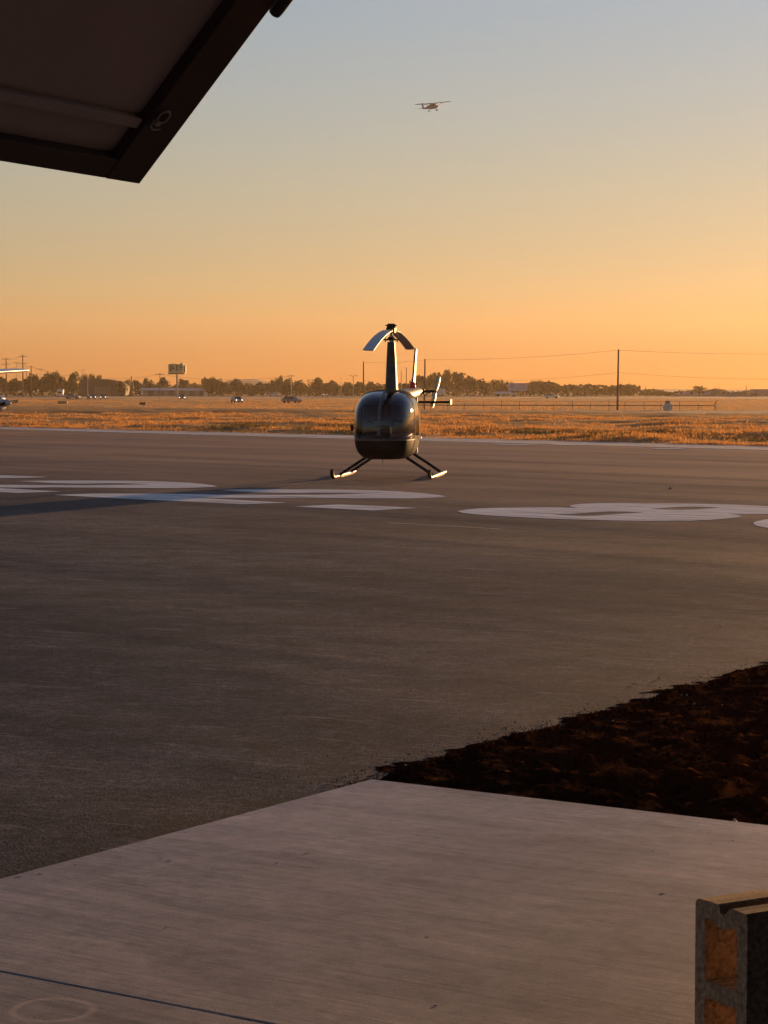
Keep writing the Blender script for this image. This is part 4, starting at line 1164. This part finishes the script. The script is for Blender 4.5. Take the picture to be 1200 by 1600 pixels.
def make_truck(label, loc, rz, L, h, cab_slope=0.0, cabm=None, boxm=None):
    C = empty('truck', label, 'truck', loc, rz, 'trucks beyond the airfield')
    mb = MB(); mb.box((0, L / 2 + 0.5, h / 2 + 0.45), (2.3, L, h - 0.9)); mb.build('cargo_box', boxm or M['white'], C, bevel=0.05)
    mb = MB(); mb.rings([[Vector((sx * 1.05, (-1.4 + cab_slope * t) if sy < 0 else 0.4, z)) for sx, sy in ((-1, -1), (1, -1), (1, 1), (-1, 1))] for t, z in ((0, 0.45), (0.05, 1.2), (1, h * 0.78))], smooth=False); cb = mb.build('cab', cabm or M['white'], C, fix=True)
    mb = MB(); mb.add([(-0.9, -1.39 + cab_slope * 0.15, 1.35), (0.9, -1.39 + cab_slope * 0.15, 1.35), (0.85, -1.42 + cab_slope * 0.85, h * 0.70), (-0.85, -1.42 + cab_slope * 0.85, h * 0.70)], [(0, 1, 2, 3)]); o = mb.build('windscreen', M['carglass'], cb)
    md = o.modifiers.new('t', 'SOLIDIFY'); md.thickness = 0.04; md.offset = 0
    for sx in (-1, 1):
        for y in (-0.7, L * 0.55, L * 0.85):
            mb = MB(); mb.tube((sx * 0.85, y, 0.45), (sx * 1.12, y, 0.45), 0.45, 0.45, 14); mb.build('wheel', M['rubber'], C)
    return C
make_truck('white box truck parked below the far left trees', (x_at(94, 800), 800, -1.745), R(5), 3.5, 2.8)
make_truck('white truck with sloped nose right of the tail rotor', (x_at(686, 830), 830, -1.745), R(-70), 1.6, 3.0, 1.3)
make_truck('long white trailer truck below the lilac billboard', (x_at(801, 850), 850, -1.745), R(95), 6.6, 1.9)
# roadside signs and marker boards
for (px, py0, py1, lab) in ((322, 613, 620.5, 'white road sign right of the billboard'), (222, 611, 619, 'slim white marker post below the long pale roof'), (438, 618.5, 624, 'pale marker board right of the grey car with headlights'), (473, 619.5, 624.5, 'pale marker board left of the helicopter')):
    D = 790.0; x = x_at(px, D); h = z_at(py0, D) - GZ
    s = empty('road_sign', lab, 'road sign', (x, D, GZ), 0, 'small signs by the road')
    mb = MB(); mb.tube((0, 0, 0), (0, 0, h), 0.06); mb.build('post', M['galv'], s)
    mb = MB(); mb.box((0, -0.09, h - 0.6), (0.75, 0.04, 1.2)); mb.build('board', M['white'], s)
    mb = MB(); mb.box((0, -0.12, h - 0.55), (0.5, 0.02, 0.25)); mb.build('stripe', M['dark'], s)

# ------------------------------------------------------------------ trees
def crown_mesh(seed, W_, H_, n=620, flat=1.0, leaf=0.55, gap=0.0):
    rng = random.Random(seed)
    mb = MB()
    lobes = []
    for i in range(11):
        a = rng.uniform(0, 6.28); rr = rng.uniform(0.1, 0.62) ** 0.8
        zc_ = rng.uniform(0.30, 0.78)
        lobes.append((Vector((math.cos(a) * rr * W_ / 2, math.sin(a) * rr * W_ / 2, zc_ * H_)), rng.uniform(0.2, 0.34) * W_ * (0.75 if zc_ > 0.65 else 1)))
    lobes.append((Vector((0, 0, 0.45 * H_)), 0.36 * W_))
    for i in range(n):
        c, r = rng.choice(lobes)
        d = Vector((rng.gauss(0, 1), rng.gauss(0, 1), rng.gauss(0, 1))).normalized()
        p = c + Vector((d.x, d.y, d.z * 0.72 * flat)) * r * (rng.random() ** 0.3)
        if p.z < 0.10 * H_: p.z = 0.10 * H_ + rng.random() * 0.1 * H_
        if p.z > H_: p.z = H_ - rng.random() * 0.2
        s = leaf * rng.uniform(0.5, 1.25)
        q = (d + Vector((rng.gauss(0, .6), rng.gauss(0, .6), rng.gauss(0, .6)))).normalized()
        u = q.orthogonal().normalized(); v = q.cross(u)
        a = rng.uniform(0, 6.28)
        u, v = u * math.cos(a) + v * math.sin(a), v * math.cos(a) - u * math.sin(a)
        mb.add([p - u * s * 0.5 - v * s * 0.3, p + u * s * 0.15 - v * s * 0.5, p + u * s * 0.5 + v * s * 0.2, p - u * s * 0.1 + v * s * 0.5], [(0, 1, 2, 3)])
    return mb, lobes
TREES = []
specs = [(8, 7.5, 900, 1.0, 0.75), (6.5, 7.5, 760, 1.2, 0.65), (9.5, 7.0, 1000, 0.9, 0.8), (7, 8.5, 820, 1.2, 0.7), (11, 7.2, 1150, 0.85, 0.85), (5.0, 6.5, 560, 1.2, 0.6), (8.5, 8.0, 420, 0.9, 0.6)]
for i, (W_, H_, n_, fl, lf) in enumerate(specs):
    mb, lobes = crown_mesh(31 + i, W_, H_, n_, fl, lf)
    t = empty('tree')
    cr_ = mb.build('crown', M['leaf_olive'] if i in (1, 6) else M['leaf'], t)
    mb = MB(); mb.path([(0, 0, -0.2), (0.1, 0.05, H_ * 0.25), (-0.05, 0, H_ * 0.5), (0.05, 0, H_ * 0.72)], [0.28, 0.22, 0.15, 0.05], 8)
    for c, r in lobes[:7]:
        mb.path([(0.05, 0, H_ * 0.24), tuple(c * 0.6 + Vector((0, 0, H_ * 0.08))), tuple(c)], [0.13, 0.08, 0.03], 6)
    mb.build('trunk', M['bark'], t)
    TREES.append((t, W_, H_, [False]))
def tree(px, top, wpx, D, kind, label):
    t, W_, H_, used = TREES[kind]
    if used[0]: o = copy_tree(t)
    else: o = t; used[0] = True
    D = D + 0.0
    h = z_at(top, D) - GZ
    o.location = (x_at(px, D), D, GZ)
    s = wpx / F * D / W_
    o.scale = (s * 1.06, s * 1.06, h * 1.09 / H_)
    o.rotation_euler = (0, 0, RNG.uniform(0, 6.28))
    tag(o, label, 'tree', 'trees along the far side of the airfield')
    for pair in ():
        pass
tree_list = [
    (3, 588, 22, 900, 3, 'dark tree behind the parked aeroplane nose'),
    (22, 590, 26, 880, 0, 'tree under the parked aeroplane wing'),
    (46, 584, 30, 860, 2, 'broad tree between the two tall left poles'),
    (66, 588, 24, 900, 0, 'low tree right of the shorter left pole'),
    (82, 579.5, 26, 870, 4, 'rounded dark tree rising over the white box truck'),
    (98, 586, 18, 880, 5, 'small tree just right of the rounded dark tree'),
    (113, 581.5, 26, 840, 1, 'olive-green bushy tree left of the round roof'),
    (132, 584, 14, 930, 5, 'first small tree showing over the left end of the round roof'),
    (144, 583.5, 13, 940, 5, 'second small tree showing over the round roof'),
    (153, 585, 12, 935, 5, 'third small tree showing over the round roof'),
    (190, 594.5, 20, 842, 0, 'bush at the right end of the round roof'),
    (199, 593, 16, 890, 1, 'small shrubby tree left of the short thick pole'),
    (213, 593, 14, 900, 5, 'small bush tree right of the short thick pole'),
    (233, 591, 20, 960, 2, 'dome-shaped tree behind the left end of the pale roof'),
    (255, 588, 24, 950, 0, 'taller tree behind the pole with one crossarm'),
    (286, 591, 18, 950, 3, 'tree just right of the billboard post'),
    (303, 597, 18, 970, 0, 'low tree between billboard and broad tree'),
    (326, 588.5, 26, 900, 4, 'broad tree right of the billboard'),
    (346, 592, 26, 910, 2, 'flat-topped tree beside the broad tree right of the billboard'),
    (370, 590.5, 26, 900, 0, 'round tree above the grey car in the grass'),
    (392, 598, 22, 950, 2, 'low tree right of the round tree above the grey car in the grass'),
    (408, 596, 22, 940, 0, 'low tree before the far hazy hills'),
    (428, 591, 22, 890, 2, 'spreading tree left of the pole with crossarm among the trees'),
    (439, 586, 8, 895, 5, 'thin tall treetop poking out left of the crossarm pole'),
    (447, 591, 24, 880, 1, 'olive tree directly behind the crossarm pole left of the helicopter'),
    (470, 594, 26, 890, 2, 'tree right of the crossarm pole left of the helicopter'),
    (494, 589.5, 24, 880, 4, 'flat-crowned taller tree midway to the helicopter'),
    (512, 600, 20, 860, 0, 'dark low tree beneath the flat-crowned tree'),
    (521, 593.5, 22, 890, 0, 'round tree right of the flat-crowned tree'),
    (543, 597, 24, 900, 2, 'low tree beside the lamp pole'),
    (562, 595.5, 26, 890, 0, 'tree at the bare dark pole left of the cabin'),
    (583, 596, 26, 890, 2, 'tree behind the helicopter cabin roof, left of the mast'),
    (607, 598, 26, 900, 0, 'tree hidden behind the rotor mast'),
    (632, 598, 20, 900, 3, 'small tree between rotor mast and tail fin'),
    (658, 586, 34, 830, 4, 'dark rounded tree behind the tail rotor'),
    (676, 581, 28, 850, 0, 'tall tree just right of the pole at the tail'),
    (692, 578, 30, 840, 2, 'tallest broad tree above the white sloped truck'),
    (714, 580, 28, 840, 3, 'tall tree right of the tallest broad tree'),
    (735, 586, 28, 850, 0, 'sloping tree in the middle of the right wood'),
    (756, 592, 26, 860, 2, 'lower tree left of the lilac billboard'),
    (775, 593, 20, 900, 1, 'olive treetop at the left corner of the lilac billboard'),
    (790, 597, 20, 900, 5, 'small treetop behind the lilac billboard'),
    (835, 594.5, 18, 870, 5, 'small tree touching the right side of the lilac billboard'),
    (851, 594, 30, 860, 4, 'broad dark tree right of the lilac billboard'),
    (868, 597, 24, 860, 0, 'round-shouldered tree beside the broad dark tree'),
    (886, 604, 14, 880, 5, 'low bush before the gap in the right trees'),
    (900, 601, 20, 870, 2, 'low tree right of the gap in the right trees'),
    (915, 599, 14, 880, 5, 'narrow treetop left of the tall bare pole'),
    (930, 604, 22, 870, 0, 'low tree just left of the tall bare pole'),
    (952, 604, 22, 870, 2, 'tree at the foot of the tall bare pole'),
    (975, 599.5, 30, 850, 4, 'round tree right of the tall bare pole'),
    (990, 603, 20, 870, 0, 'shoulder of foliage right of the round tree by the tall pole'),
    (1013, 612, 22, 880, 2, 'low bush around the small thin post'),
    (1030, 612.5, 22, 880, 0, 'low bush left of the grey equipment box'),
    (1044, 612.5, 14, 880, 5, 'small domed bush directly above the grey equipment box'),
    (1064, 614, 16, 890, 5, 'little bush at the left end of the low pinkish building'),
    (1093, 601, 31, 840, 6, 'lone rounded tree with gaps near the right edge'),
    (1113, 611, 10, 900, 5, 'small bush left of the factory roof unit'),
    (1176, 614, 12, 845, 5, 'bush against the factory wall'),
]
for a in tree_list: tree(*a)
# dense hedge wood behind and below them: one mass
rng = random.Random(99)
mb = MB()
for i in range(9000):
    px = rng.uniform(-60, 1260)
    D = rng.uniform(905, 1000)
    base = 601.5 + 0.002 * abs(px - 600)
    if px > 1000: base = 611.5
    elif 700 > px > 645: base = 592
    elif 700 <= px < 800: base = 598
    elif px < 120: base = 596
    top = base + 5 * noise.noise((px * 0.03, 0, 0)) + 2.0 * noise.noise((px * 0.15, 2, 0))
    hmax = z_at(top, D) - GZ
    z = GZ + max(0.3, hmax) * rng.random() ** 0.75
    p = Vector((x_at(px, D), D, z)); s = rng.uniform(0.7, 1.7)
    q = Vector((rng.gauss(0, 1), rng.gauss(0, 1), rng.gauss(0, 1))).normalized(); u = q.orthogonal().normalized(); v = q.cross(u)
    mb.add([p - u * s * 0.5 - v * s * 0.3, p + u * s * 0.2 - v * s * 0.5, p + u * s * 0.5 + v * s * 0.3, p - u * s * 0.2 + v * s * 0.5], [(0, 1, 2, 3)])
tag(mb.build('far_wood', M['leaf']), kind='stuff')
# far hills
hx = np.arange(-1400, 1401, 20.0)
mb = MB()
tops = [GZ + 1.6 + 11.0 * math.exp(-((x + 128) / 34) ** 2) + 9.0 * math.exp(-((x + 235) / 26) ** 2) + 1.2 * noise.noise((x * 0.006, 0, 4)) + 0.5 * noise.noise((x * 0.03, 0, 4)) for x in hx]
mb.rings([[Vector((x, 1900, GZ - 0.5)) for x in hx], [Vector((x, 1990, t * 0.7)) for x, t in zip(hx, tops)], [Vector((x, 2060, t)) for x, t in zip(hx, tops)], [Vector((x, 2300, GZ - 0.5)) for x in hx]], close=False, caps=False)
tag(mb.build('hills', M['hill']), kind='structure')

# ------------------------------------------------------------------ grass
rng = random.Random(5)
mb = MB()
def tuft(mb, p, h, n, rng, spread):
    for k in range(n):
        a = rng.uniform(0, 6.28); d = Vector((math.cos(a), math.sin(a), 0)); w_ = h * rng.uniform(0.12, 0.22)
        b = p + d * rng.uniform(0, spread); sd = Vector((-d.y, d.x, 0)) * w_
        tip = b + d * h * rng.uniform(0.2, 0.7) + Vector((0, 0, h * rng.uniform(0.6, 1.1)))
        mb.add([b - sd, b + sd, tip], [(0, 1, 2)])
n_t = 0
while n_t < 20000:
    s = 0.2 + 175 * rng.random() ** 1.9
    u = rng.uniform(-40, 85)
    p = E0 + EV * u + EN * s
    if p.y < 40 or abs(p.x) > 0.185 * p.y + 2: continue
    dens = noise.noise((p.x * 0.12, p.y * 0.12, 8)) + 0.5 * noise.noise((p.x * 0.5, p.y * 0.5, 8))
    if dens < 0.02 and rng.random() < 0.85: continue
    p.z = terrain(p.x, p.y) - 0.01
    tuft(mb, p, rng.uniform(0.04, 0.12) * (1 + 0.7 * dens), 7, rng, 0.35)
    n_t += 1
tag(mb.build('dry_grass', M['straw']), kind='stuff')
mb = MB()
n_t = 0
while n_t < 2600:
    u = rng.uniform(10, 60); s = rng.uniform(1.5, 9)
    p = E0 + EV * u + EN * s
    if noise.noise((p.x * 0.25, p.y * 0.25, 20)) < 0.08: n_t += 0.02; continue
    p.z = terrain(p.x, p.y) - 0.01
    tuft(mb, p, rng.uniform(0.06, 0.16), 6, rng, 0.25); n_t += 1
tag(mb.build('green_weeds', M['weed']), kind='stuff')
# standing grass of the wide field beyond, out to the road
mb = MB()
for k in range(17000):
    D = 190 + 455 * rng.random() ** 0.8
    x = rng.uniform(-0.185, 0.185) * D
    if s_of(x, D) < 150: continue
    if x < 0 and 279 < D < 300 + 1.5 * max(0, -x): continue
    if x >= 0 and 284 < D < 322: continue
    if noise.noise((x * 0.03, D * 0.02, 3)) < -0.12 and rng.random() < 0.8: continue
    tuft(mb, Vector((x, D, terrain(x, D) - 0.02)), rng.uniform(0.12, 0.28), 5, rng, 1.1)
tag(mb.build('meadow_grass', M['straw']), kind='stuff')
